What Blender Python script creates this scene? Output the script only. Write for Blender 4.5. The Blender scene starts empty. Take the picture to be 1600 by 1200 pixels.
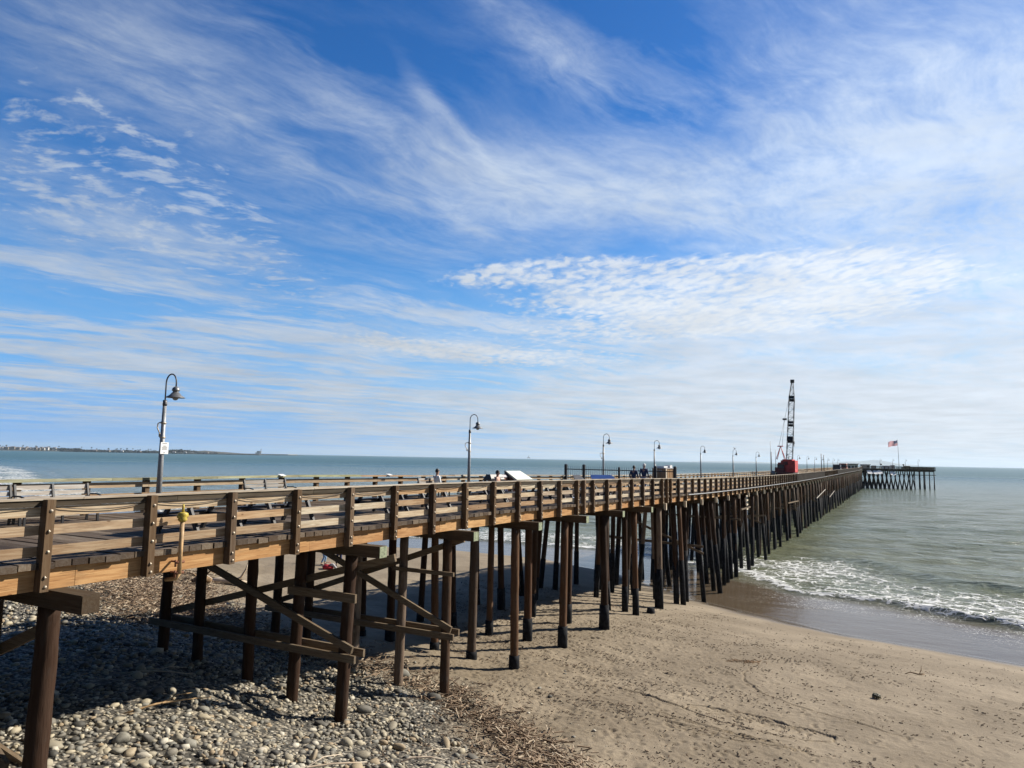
import bpy, math, random
import numpy as np
from mathutils import Vector, Matrix
random.seed(7); RNG = np.random.default_rng(11)
C = bpy.context.scene.collection
R = math.radians
# ------------------------------------------------------------------ node helpers
class NT:
    def __init__(s, nt): s.nt = nt; s.n = nt.nodes; s.l = nt.links
    def put(s, sock, v):
        if v is None: return
        if isinstance(v, bpy.types.NodeSocket): s.l.new(v, sock)
        elif isinstance(v, (tuple, list)) and len(v) == 3 and sock.type == 'RGBA': sock.default_value = (*v, 1)
        else: sock.default_value = v
    def m(s, op, a, b=None, c=None, clamp=False):
        n = s.n.new('ShaderNodeMath'); n.operation = op; n.use_clamp = clamp
        for i, v in enumerate((a, b, c)): s.put(n.inputs[i], v)
        return n.outputs[0]
    def v(s, op, a, b=None, out=0):
        n = s.n.new('ShaderNodeVectorMath'); n.operation = op
        s.put(n.inputs[0], a)
        if op == 'SCALE': s.put(n.inputs['Scale'], b)
        else: s.put(n.inputs[1], b)
        return n.outputs[1] if out else n.outputs[0]
    def mix(s, f, a, b, mode='MIX'):
        n = s.n.new('ShaderNodeMix'); n.data_type = 'RGBA'; n.blend_type = mode
        s.put(n.inputs[0], f); s.put(n.inputs[6], a); s.put(n.inputs[7], b); return n.outputs[2]
    def noise(s, vec, sc, det=3., rough=.55, dist=0., col=False):
        n = s.n.new('ShaderNodeTexNoise'); s.put(n.inputs['Vector'], vec); s.put(n.inputs['Scale'], sc)
        n.inputs['Detail'].default_value = det; n.inputs['Roughness'].default_value = rough; n.inputs['Distortion'].default_value = dist
        return n.outputs['Color' if col else 'Fac']
    def voro(s, vec, sc, feat='F1', out='Distance', rnd=1.):
        n = s.n.new('ShaderNodeTexVoronoi'); n.feature = feat; s.put(n.inputs['Vector'], vec); s.put(n.inputs['Scale'], sc)
        n.inputs['Randomness'].default_value = rnd; return n.outputs[out]
    def ramp(s, f, stops, interp='LINEAR'):
        n = s.n.new('ShaderNodeValToRGB'); cr = n.color_ramp; cr.interpolation = interp
        while len(cr.elements) < len(stops): cr.elements.new(.5)
        for e, (p, c) in zip(cr.elements, stops): e.position = p; e.color = (*c, 1) if len(c) == 3 else c
        s.put(n.inputs[0], f); return n.outputs[0]
    def map(s, x, a, b, c=0., d=1., smooth=True):
        n = s.n.new('ShaderNodeMapRange'); n.interpolation_type = 'SMOOTHSTEP' if smooth else 'LINEAR'
        for i, vv in enumerate((x, a, b, c, d)): s.put(n.inputs[i], vv)
        return n.outputs[0]
    def sep(s, v):
        n = s.n.new('ShaderNodeSeparateXYZ'); s.put(n.inputs[0], v); return n.outputs
    def com(s, x, y, z):
        n = s.n.new('ShaderNodeCombineXYZ')
        for i, vv in enumerate((x, y, z)): s.put(n.inputs[i], vv)
        return n.outputs[0]
    def attr(s, name):
        n = s.n.new('ShaderNodeAttribute'); n.attribute_name = name; return n.outputs['Fac']
def mat(name):
    m = bpy.data.materials.new(name); m.use_nodes = True
    t = NT(m.node_tree); b = t.n['Principled BSDF']; return m, t, b
def bump(t, b, h, strength=.5, dist=.02, prev=None):
    n = t.n.new('ShaderNodeBump'); n.inputs['Strength'].default_value = strength; n.inputs['Distance'].default_value = dist
    t.put(n.inputs['Height'], h)
    if prev is not None: t.put(n.inputs['Normal'], prev)
    t.put(b.inputs['Normal'], n.outputs[0]); return n.outputs[0]
def simple(name, col, rough=.6, metal=0., var=.15, sc=8., spec=.5):
    m, t, b = mat(name); b.inputs['Specular IOR Level'].default_value = spec
    tc = t.n.new('ShaderNodeTexCoord').outputs['Object']
    f = t.noise(tc, sc, 4, .6)
    c = t.mix(t.map(f, .3, .7), tuple(x*(1-var) for x in col), tuple(min(1, x*(1+var)) for x in col))
    t.put(b.inputs['Base Color'], c); b.inputs['Roughness'].default_value = rough; b.inputs['Metallic'].default_value = metal
    bump(t, b, f, .15, .01); return m
def wood(name, cols, axis, rough=.8, stain=0., bs=.35, gs=22.):
    """cols: colour stops picked per board; axis: grain direction in object space"""
    m, t, b = mat(name)
    tc = t.n.new('ShaderNodeTexCoord').outputs['Object']
    geo = t.n.new('ShaderNodeNewGeometry'); oi = t.n.new('ShaderNodeObjectInfo')
    r = t.m('FRACT', t.m('ADD', geo.outputs['Random Per Island'], oi.outputs['Random']))
    off = t.com(t.m('MULTIPLY', r, 37.), t.m('MULTIPLY', r, 91.), t.m('MULTIPLY', r, 53.))
    p = t.v('ADD', tc, off)
    sc = [gs, gs, gs]; sc['xyz'.index(axis)] = 1.3
    ps = t.v('MULTIPLY', p, tuple(sc))
    g = t.noise(ps, 1., 5, .62, .6)
    sc2 = [95., 95., 95.]; sc2['xyz'.index(axis)] = 2.2
    g2 = t.noise(t.v('MULTIPLY', p, tuple(sc2)), 1., 3, .6)
    base = t.ramp(r, [(i/(len(cols)-1 or 1), c) for i, c in enumerate(cols)])
    dark = t.mix(1., base, (.74, .66, .60), 'MULTIPLY')
    c = t.mix(t.map(g, .38, .66), dark, base)
    c = t.mix(t.map(g2, .58, .68, 0., .75), c, t.mix(1., base, (.25, .2, .17), 'MULTIPLY'))
    kn = t.voro(t.v('MULTIPLY', p, tuple(3.5 if k != axis else 1.6 for k in 'xyz')), 1.)
    c = t.mix(t.map(kn, .03, .085, .75, 0.), c, t.mix(1., base, (.22, .13, .08), 'MULTIPLY'))
    if stain:
        s_ = t.noise(t.v('MULTIPLY', tc, tuple(.45 if k == axis else 1.6 for k in 'xyz')), 2.4, 6, .7)
        c = t.mix(t.map(s_, .5, .72, 0., stain), c, (.06, .05, .042))
    t.put(b.inputs['Base Color'], c); b.inputs['Roughness'].default_value = rough; b.inputs['Specular IOR Level'].default_value = .15
    bump(t, b, t.m('ADD', g, t.m('MULTIPLY', g2, .5)), bs, .012)
    return m
M = {}
M['stringer'] = wood('orange_stringer_wood', [(.47, .27, .115), (.54, .34, .16), (.40, .21, .085), (.52, .35, .19)], 'x', stain=.35)
M['board'] = wood('rail_board_wood', [(.42, .28, .155), (.50, .42, .30), (.29, .20, .12), (.54, .49, .38), (.36, .25, .15), (.42, .36, .28)], 'x', stain=.38)
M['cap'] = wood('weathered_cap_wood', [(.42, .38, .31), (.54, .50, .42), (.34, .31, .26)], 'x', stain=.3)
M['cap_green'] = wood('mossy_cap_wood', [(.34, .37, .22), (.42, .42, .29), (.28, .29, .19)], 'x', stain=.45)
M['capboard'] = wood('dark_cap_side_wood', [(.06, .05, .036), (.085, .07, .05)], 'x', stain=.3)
M['post'] = wood('brown_post_wood', [(.10, .065, .038), (.145, .10, .06), (.075, .052, .035), (.17, .125, .085)], 'z', stain=.2)
M['deck'] = wood('deck_plank_wood', [(.075, .058, .042), (.15, .12, .09), (.05, .038, .03), (.20, .165, .125), (.09, .065, .045), (.13, .11, .09)], 'y', stain=.5)
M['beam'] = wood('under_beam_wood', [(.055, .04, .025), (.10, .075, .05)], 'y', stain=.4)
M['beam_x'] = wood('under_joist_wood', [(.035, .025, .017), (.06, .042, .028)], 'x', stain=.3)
M['capend'] = simple('copper_green_end_grain', (.22, .25, .16), .9, var=.45, sc=14)
M['brace'] = wood('brace_wood', [(.15, .12, .085), (.22, .175, .12), (.11, .085, .06)], 'y', stain=.4)
M['pile'] = wood('pile_wood', [(.085, .04, .02), (.145, .088, .052), (.036, .022, .015), (.25, .20, .155), (.07, .042, .027)], 'z', stain=.95, bs=1.4, gs=13.)
M['pile_dark'] = wood('creosote_pile_wood', [(.035, .021, .014), (.055, .030, .018)], 'z', stain=.6, bs=1., gs=13.)
M['sleeve'] = simple('black_pile_wrap', (.016, .017, .020), .85, var=.5, sc=6, spec=.12)
M['pale_wood'] = wood('new_pale_wood', [(.62, .56, .44), (.70, .64, .52)], 'z')
M['steel'] = simple('galvanised_steel', (.25, .26, .27), .5, .35, .25, 14)
M['steel_dark'] = simple('dark_steel', (.10, .10, .105), .5, .6, .3)
M['shade'] = simple('grey_lamp_shade', (.17, .175, .18), .45, .4, .15)
M['bolt'] = simple('galvanised_bolt', (.40, .34, .26), .5, .5, .4, 30)
M['black'] = simple('black_paint', (.015, .015, .017), .45)
M['white'] = simple('white_paint', (.75, .76, .75), .5, var=.06)
M['offwhite'] = simple('aged_white_board', (.62, .64, .56), .6, var=.08)
M['ink'] = simple('grey_ink', (.22, .22, .22), .7)
M['globe'] = simple('lamp_glass', (.30, .31, .31), .15, 0, .05)
M['cable'] = simple('black_cable', (.02, .018, .016), .6)
M['yellow'] = simple('chipped_yellow_paint', (.42, .32, .05), .55, var=.35, sc=20)
M['pipe'] = simple('faded_orange_pipe', (.42, .27, .13), .6, var=.3, sc=10)
M['rust'] = simple('rusty_steel', (.20, .08, .04), .8, .2, .4)
M['net'] = simple('dark_debris_netting', (.028, .024, .021), .95, var=.5, sc=2, spec=.05)
M['plastic'] = simple('dark_recycled_plastic', (.035, .034, .036), .6, var=.3)
M['slat'] = wood('grey_bench_slat', [(.38, .37, .35), (.50, .49, .46), (.30, .29, .27)], 'x')
M['red'] = simple('faded_red_paint', (.55, .05, .045), .5, var=.3, sc=1.2)
M['dkred'] = simple('dark_red_paint', (.13, .02, .02), .5, var=.4, sc=1.5)
M['glass'] = simple('dark_window_glass', (.03, .035, .04), .12)
M['tan'] = wood('tan_cabinet_wood', [(.42, .27, .15), (.50, .34, .20)], 'z')
M['brick'] = simple('reddish_bin_panel', (.40, .20, .13), .8, var=.3)
M['navy'] = simple('navy_cloth', (.028, .05, .12), .85)
M['lblue'] = simple('light_blue_denim', (.22, .36, .55), .85, var=.25)
M['dblue'] = simple('dark_blue_denim', (.02, .028, .085), .85)
M['skin'] = simple('skin', (.46, .27, .19), .55, var=.06)
M['hair'] = simple('dark_hair', (.018, .013, .011), .6)
M['greyhair'] = simple('pale_cap_cloth', (.62, .60, .57), .8)
M['greycloth'] = simple('pale_grey_cloth', (.42, .40, .41), .85)
M['redcloth'] = simple('red_cloth', (.42, .02, .03), .7)
M['shoe'] = simple('dark_shoe', (.03, .03, .03), .6)
M['bleach'] = wood('bleached_driftwood', [(.62, .54, .42), (.70, .62, .50)], 'x')
M['twig'] = simple('dry_brown_twigs', (.22, .14, .075), .9, var=.5, sc=3)
M['bluepanel'] = simple('deep_blue_panel', (.02, .045, .16), .35, var=.3, sc=3)
# ------------------------------------------------------------------ mesh helpers
class MB:
    def __init__(s): s.v = []; s.f = []; s.mi = []; s.sm = []
    def add(s, vs, fs, mi=0, smooth=False):
        k = len(s.v); s.v += [tuple(p) for p in vs]
        for f in fs: s.f.append(tuple(i+k for i in f)); s.mi.append(mi); s.sm.append(smooth)
        return s
    def box(s, x0, x1, y0, y1, z0, z1, mi=0):
        return s.add([(x0,y0,z0),(x1,y0,z0),(x1,y1,z0),(x0,y1,z0),(x0,y0,z1),(x1,y0,z1),(x1,y1,z1),(x0,y1,z1)],
              [(0,3,2,1),(4,5,6,7),(0,1,5,4),(1,2,6,5),(2,3,7,6),(3,0,4,7)], mi)
    def bar(s, a, b, w, h, up=(0,0,1), mi=0):
        a = Vector(a); b = Vector(b); d = (b-a).normalized(); up = Vector(up)
        if abs(d.dot(up)) > .98: up = Vector((1,0,0))
        sd = d.cross(up).normalized(); u2 = sd.cross(d)
        vs = []
        for p in (a, b):
            for i, j in ((-1,-1),(1,-1),(1,1),(-1,1)): vs.append(p+sd*i*w/2+u2*j*h/2)
        return s.add(vs, [(0,3,2,1)[::-1],(4,5,6,7)[::-1],(0,1,5,4)[::-1],(1,2,6,5)[::-1],(2,3,7,6)[::-1],(3,0,4,7)[::-1]], mi)
    def tube(s, pts, rad, n=8, mi=0, caps=True, jit=0.):
        pts = [Vector(p) for p in pts]; rs = rad if isinstance(rad, (list, tuple)) else [rad]*len(pts)
        vs = []; fs = []; prev = None
        for i, p in enumerate(pts):
            d = (pts[min(i+1, len(pts)-1)]-pts[max(i-1, 0)]).normalized()
            if prev is None:
                a = Vector((1,0,0)) if abs(d.x) < .9 else Vector((0,1,0))
                sx = d.cross(a).normalized()
            else: sx = (prev - d*prev.dot(d)).normalized()
            prev = sx; sy = d.cross(sx)
            for k in range(n):
                t = 2*math.pi*k/n; r = rs[i]*(1+random.uniform(-jit, jit))
                vs.append(p+sx*math.cos(t)*r+sy*math.sin(t)*r)
        for i in range(len(pts)-1):
            for k in range(n): fs.append((i*n+k, i*n+(k+1)%n, (i+1)*n+(k+1)%n, (i+1)*n+k))
        if caps: fs.append(tuple(range(n))[::-1]); fs.append(tuple((len(pts)-1)*n+k for k in range(n)))
        return s.add(vs, fs, mi, True)
    def lathe(s, prof, cx=0, cy=0, n=16, mi=0):
        vs = []; fs = []
        for r, z in prof:
            for k in range(n): t = 2*math.pi*k/n; vs.append((cx+r*math.cos(t), cy+r*math.sin(t), z))
        for i in range(len(prof)-1):
            for k in range(n): fs.append((i*n+k, i*n+(k+1)%n, (i+1)*n+(k+1)%n, (i+1)*n+k))
        return s.add(vs, fs, mi, True)
    def build(s, name, mats, parent=None, loc=None, rz=None):
        me = bpy.data.meshes.new(name); me.from_pydata(s.v, [], s.f)
        if not isinstance(mats, (list, tuple)): mats = [mats]
        for m in mats: me.materials.append(m)
        me.polygons.foreach_set('material_index', s.mi); me.polygons.foreach_set('use_smooth', s.sm); me.update()
        o = bpy.data.objects.new(name, me); C.objects.link(o)
        if parent: o.parent = parent
        if loc: o.location = loc
        if rz is not None: o.rotation_euler.z = rz
        return o
def np_mesh(name, V, F, mats, smooth=True, attrs=None, parent=None):
    me = bpy.data.meshes.new(name); V = np.asarray(V, np.float32); F = np.asarray(F, np.int32)
    me.vertices.add(len(V)); me.vertices.foreach_set('co', V.ravel())
    k = F.shape[1]; me.loops.add(F.size); me.loops.foreach_set('vertex_index', F.ravel())
    me.polygons.add(len(F)); me.polygons.foreach_set('loop_start', np.arange(0, F.size, k, dtype=np.int32))
    me.polygons.foreach_set('use_smooth', np.full(len(F), smooth))
    for a, d in (attrs or {}).items():
        at = me.attributes.new(a, 'FLOAT', 'POINT'); at.data.foreach_set('value', np.asarray(d, np.float32))
    for m in (mats if isinstance(mats, (list, tuple)) else [mats]): me.materials.append(m)
    me.update(calc_edges=True); me.validate()
    o = bpy.data.objects.new(name, me); C.objects.link(o); o.parent = parent
    return o
def tag(o, label=None, cat=None, group=None, kind=None):
    for k, v in (('label', label), ('category', cat), ('group', group), ('kind', kind)):
        if v: o[k] = v
    return o
def thing(name, label, cat, loc=(0,0,0), rz=0., group=None):
    o = bpy.data.objects.new(name, None); C.objects.link(o); o.location = loc; o.rotation_euler.z = rz
    o.empty_display_size = .2
    return tag(o, label, cat, group)
def dup(root, loc, rz, label=None, group=None, skip=()):
    r = root.copy(); C.objects.link(r); r.location = loc; r.rotation_euler.z = rz
    if label: r['label'] = label
    if group: r['group'] = group
    for ch in list(root.children):
        if ch.name.split('.')[0] in skip: continue
        c = ch.copy(); C.objects.link(c); c.parent = r
        for g in ch.children:
            d = g.copy(); C.objects.link(d); d.parent = c
    return r
# ------------------------------------------------------------------ layout (metres; sea level z=0, eye z=10)
EYE = 10.0
AZ = R(28.3); P0 = np.array([-7.70, 11.85]); U = np.array([math.sin(AZ), math.cos(AZ)]); Vv = np.array([-U[1], U[0]])
RZ = math.pi/2-AZ
def W(s, y, z=0.): q = P0+s*U+y*Vv; return (float(q[0]), float(q[1]), z)
DS = [-30, 15, 20, 31, 46, 61, 76, 103, 140, 168, 220, 300, 330, 360]
DD = [.80, .80, .87, .97, 1.19, 1.30, 1.37, 1.43, 1.42, 1.34, 1.22, 1.10, .75, .45]
def railz(s): return EYE-float(np.interp(s, DS, DD))
def dz(s): return railz(s)-1.04
# ---- noise
def vnoise(x, y, seed=0):
    g = np.random.default_rng(seed).random((256, 256))
    xi = np.floor(x).astype(int); yi = np.floor(y).astype(int); fx = x-xi; fy = y-yi
    fx = fx*fx*(3-2*fx); fy = fy*fy*(3-2*fy)
    a = g[xi % 256, yi % 256]; b = g[(xi+1) % 256, yi % 256]; c = g[xi % 256, (yi+1) % 256]; d = g[(xi+1) % 256, (yi+1) % 256]
    return (a*(1-fx)+b*fx)*(1-fy)+(c*(1-fx)+d*fx)*fy
def fbm(x, y, o=4, seed=0):
    s = 0; a = .5; f = 1.
    for i in range(o): s = s+a*vnoise(x*f+i*17.3, y*f+i*9.1, seed+i); a *= .5; f *= 2.03
    return s/(1-.5**o)
SHORE = np.array([(-4000., 3300.), (-1500, 1500), (-600, 720), (-250, 330), (-150, 190), (-95, 132), (-45, 97), (-12.9, 78.9), (-4.8, 77.4), (4.2, 72.3), (10.5, 63.5), (13.6, 53), (19.4, 43.8), (26.3, 37.3), (36, 28), (50, 10), (75, -25), (140, -120), (400, -500)])
COB = np.array([(-80., 100.), (-42, 66), (-25, 45), (-17.5, 38), (-12.5, 33), (-8, 28.5), (-4.5, 26.5), (-1.7, 24.3), (-.3, 20.5), (-.2, 17), (.6, 13.), (3, 6), (8, -10), (14, -60)])
def sdist(x, y, poly):
    """distance to an open polyline, positive on its right-hand... land (south-west) side"""
    best = np.full(x.shape, 1e18); sg = np.zeros(x.shape)
    for i in range(len(poly)-1):
        a = poly[i]; b = poly[i+1]; d = b-a; L = d@d
        t = np.clip(((x-a[0])*d[0]+(y-a[1])*d[1])/L, 0, 1)
        ex = x-(a[0]+t*d[0]); ey = y-(a[1]+t*d[1]); q = ex*ex+ey*ey
        cr = d[0]*ey-d[1]*ex
        m = q < best-1e-9; best = np.where(m, q, best); sg = np.where(m, cr, sg)
    return np.where(sg < 0, 1, -1)*np.sqrt(best)
PR_D = [-4000, -400, -60, -26, -10, -3, 0, 5.5, 9, 14, 20, 25, 30, 33.5, 38, 45, 60, 200, 4000]
PR_Z = [-40, -8, -3, -1.6, -.55, -.10, 0, .85, 1.30, 1.85, 2.15, 2.35, 2.62, 3.2, 4.1, 4.9, 5.4, 6.0, 9.0]
def gz(x, y, d=None):
    x = np.asarray(x, float); y = np.asarray(y, float)
    if d is None: d = sdist(x, y, SHORE)
    z = np.interp(d, PR_D, PR_Z)
    n = (fbm(x*.22, y*.22, 3, 5)-.5)*.45*np.clip((d-12)/15, 0, 1)
    return z+n
def g1(x, y): return float(gz(np.array([x]), np.array([y]))[0])
def axis_grid(segs):
    out = []
    for a, b, st in segs: out += list(np.arange(a, b, st))
    out.append(segs[-1][1]); return np.array(out)
def grow(a, st, end, k=1.12):
    o = [a]; 
    while o[-1] < end: st *= k; o.append(o[-1]+st)
    return o[1:]
def tensor(xs, ys):
    X, Y = np.meshgrid(xs, ys); nx, ny = len(xs), len(ys)
    i = (np.arange(ny-1)[:, None]*nx+np.arange(nx-1)[None, :]).ravel()
    F = np.stack([i, i+1, i+1+nx, i+nx], 1); return X.ravel(), Y.ravel(), F
# ------------------------------------------------------------------ ground
def make_ground():
    xs = np.array([-v for v in grow(20, .5, 4200, 1.18)][::-1]+list(np.arange(-20, -3, .14))+list(np.arange(-3, 25, .05))+list(np.arange(25, 40, .25))+grow(40, .3, 500, 1.2))
    ys = np.array([-v for v in grow(0, .6, 700, 1.2)][::-1]+list(np.arange(0, 14, .4))+list(np.arange(14, 50, .05))+list(np.arange(50, 100, .35))+grow(100, .5, 3600, 1.15))
    X, Y, F = tensor(xs, ys)
    d = sdist(X, Y, SHORE); c = sdist(X, Y, COB)
    Z = gz(X, Y, d)
    # trampled sand: dents, ripples and drawn lines as real relief
    near = np.clip((d-3.)/4, 0, 1)*np.clip((55-Y)/10, 0, 1)
    D = np.zeros_like(Z)
    D += (fbm(X*.8, Y*.8, 3, 21)-.5)*.09
    D += (fbm(X*4.5, Y*4.5, 3, 31)-.5)*.045*np.clip(1.6-X/12., .35, 1.5)
    D += (fbm(X*11, Y*11, 2, 41)-.5)*.022
    xa, ya = np.arange(-3, 25, .05), np.arange(14, 50, .05)
    H = np.zeros((len(ya), len(xa)))
    r = np.random.default_rng(3)
    pts = np.stack([r.uniform(-3, 25, 6500), r.uniform(14, 50, 6500)], 1)
    dd = sdist(pts[:, 0], pts[:, 1], SHORE)
    pr = np.clip((dd-4)/12, 0, 1)*(.15+.85*np.clip((11-pts[:, 0])/10, 0, 1))
    pts = pts[r.random(len(pts)) < pr]
    def dent(px, py, rr, dep, el=1., th=0.):
        k = int(rr*3/.05)+2; ix = int((px+3)/.05); iy = int((py-14)/.05)
        x0, x1, y0, y1 = max(0, ix-k), min(len(xa), ix+k), max(0, iy-k), min(len(ya), iy+k)
        if x1 <= x0 or y1 <= y0: return
        gx, gy = np.meshgrid(xa[x0:x1]-px, ya[y0:y1]-py)
        a = gx*math.cos(th)+gy*math.sin(th); b = -gx*math.sin(th)+gy*math.cos(th)
        q = (a/(rr*el))**2+(b/rr)**2
        H[y0:y1, x0:x1] += dep*(-np.exp(-q)+.45*np.exp(-(np.sqrt(q)-1.6)**2*3))
    for px, py in pts: dent(px, py, r.uniform(.04, .09), r.uniform(.015, .045), r.uniform(1, 2.2), r.uniform(0, 3.14))
    def groove(P, rr=.05, dep=.06):
        P = np.array(P, float); rr = rr*.85; dep = dep*1.15; m_ = .3
        x0, x1 = int((P[:, 0].min()-m_+3)/.05), int((P[:, 0].max()+m_+3)/.05); y0, y1 = int((P[:, 1].min()-m_-14)/.05), int((P[:, 1].max()+m_-14)/.05)
        x0, y0 = max(x0, 0), max(y0, 0); x1, y1 = min(x1, len(xa)), min(y1, len(ya))
        gx, gy = np.meshgrid(xa[x0:x1], ya[y0:y1]); gx = gx+(fbm(gx*2.2, gy*2.2, 2, 61)-.5)*.22; gy = gy+(fbm(gx*2.2, gy*2.2, 2, 62)-.5)*.22; best = np.full(gx.shape, 9.)
        for A, B in zip(P[:-1], P[1:]):
            d_ = B-A; t_ = np.clip(((gx-A[0])*d_[0]+(gy-A[1])*d_[1])/(d_@d_+1e-9), 0, 1)
            best = np.minimum(best, np.hypot(gx-A[0]-t_*d_[0], gy-A[1]-t_*d_[1]))
        q = best/rr; w_ = .35+.9*fbm(gx*.9, gy*.9, 2, 63)
        H[y0:y1, x0:x1] += dep*w_*(-np.exp(-q*q)+.4*np.exp(-(q-1.7)**2*2.5))
    def curve(P, n=14):
        P = [np.array(p, float) for p in P]; P = [2*P[0]-P[1]]+P+[2*P[-1]-P[-2]]; o = []
        for i in range(1, len(P)-2):
            for t in np.linspace(0, 1, n, endpoint=False):
                o.append(.5*((2*P[i])+(-P[i-1]+P[i+1])*t+(2*P[i-1]-5*P[i]+4*P[i+1]-P[i+2])*t*t+(-P[i-1]+3*P[i]-3*P[i+1]+P[i+2])*t**3))
        o.append(P[-2]); return o
    groove(curve([(9.6, 28.6), (8.6, 26.8), (8.9, 24.7), (10.3, 23.0), (11.6, 21.3)]), .05, .05)
    groove(curve([(3.2, 25.5), (4.6, 24.2), (5.3, 23.3), (6.5, 21.9), (8.4, 20.8), (9.4, 21.2), (8.6, 22.3), (7.0, 23.2), (6.0, 23.4), (5.4, 22.9)]), .055, .07)
    for k in range(7):
        t = k/7.; groove(curve([(5.8+2.9*t, 23.1-1.9*t), (6.8+2.4*t, 23.0-1.2*t), (7.1+2.2*t, 22.6-1.1*t)]), .045, .05)
    for k in range(5): groove(curve([(4+k*.3, 22.5-k*.5), (5.2+k*.5, 21.9-k*.5), (6.8+k*.4, 20.6-k*.3)]), .05, .06)
    ix = np.clip(np.round((X+3)/.05).astype(int), 0, len(xa)-1); iy = np.clip(np.round((Y-14)/.05).astype(int), 0, len(ya)-1)
    ins = (X > -3) & (X < 25) & (Y > 14) & (Y < 50)
    D = D+np.where(ins, H[iy, ix], 0)
    Z = Z+D*near
    wet = np.clip(1-(d-.2)/2.6+(fbm(X*.4, Y*.4, 2, 60)-.5)*.8, 0, 1)
    cob = np.clip((c+ (fbm(X*.5, Y*.5, 3, 70)-.5)*4)/2.2+.5, 0, 1)
    m, t, b = mat('beach_sand')
    tc = t.n.new('ShaderNodeTexCoord').outputs['Object']
    wt = t.attr('wet'); cb = t.attr('cob')
    n1 = t.noise(tc, .28, 6, .62); n2 = t.noise(tc, 6., 5, .7); n3 = t.noise(tc, 38., 3, .7)
    sand = t.mix(t.map(n1, .35, .7), (.178, .138, .088), (.262, .210, .142))
    sand = t.mix(t.map(n2, .5, .75, 0., .35), sand, (.17, .13, .09))
    sand = t.mix(t.map(n3, .60, .72, 0., .55), sand, (.12, .095, .07))
    vd = t.voro(tc, 9.); vc = t.voro(tc, 9., out='Color')
    grav = t.ramp(t.sep(vc)[0], [(0, (.075, .068, .055)), (.35, (.19, .165, .125)), (.7, (.29, .25, .185)), (1, (.42, .385, .31))])
    grav = t.mix(t.map(vd, .35, .6), grav, (.05, .045, .035))
    col = t.mix(cb, sand, grav)
    col = t.mix(wt, col, (.085, .066, .047))
    t.put(b.inputs['Base Color'], col)
    t.put(b.inputs['Roughness'], t.map(wt, 0., 1., .92, .16))
    h = t.m('ADD', t.m('MULTIPLY', n2, t.m('SUBTRACT', 1.2, wt)), t.m('MULTIPLY', n3, .5))
    h = t.m('ADD', h, t.m('MULTIPLY', t.m('MULTIPLY', vd, cb), -2.5))
    bn = t.n.new('ShaderNodeBump'); bn.inputs['Distance'].default_value = .045
    t.put(bn.inputs['Strength'], t.map(wt, 0., 1., .65, .06)); t.put(bn.inputs['Height'], h); t.put(b.inputs['Normal'], bn.outputs[0])
    tag(np_mesh('ground', np.stack([X, Y, Z], 1), F, m, True, {'wet': wet, 'cob': cob}), kind='structure', label='sandy beach with cobbles near the pier')
make_ground()
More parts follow.
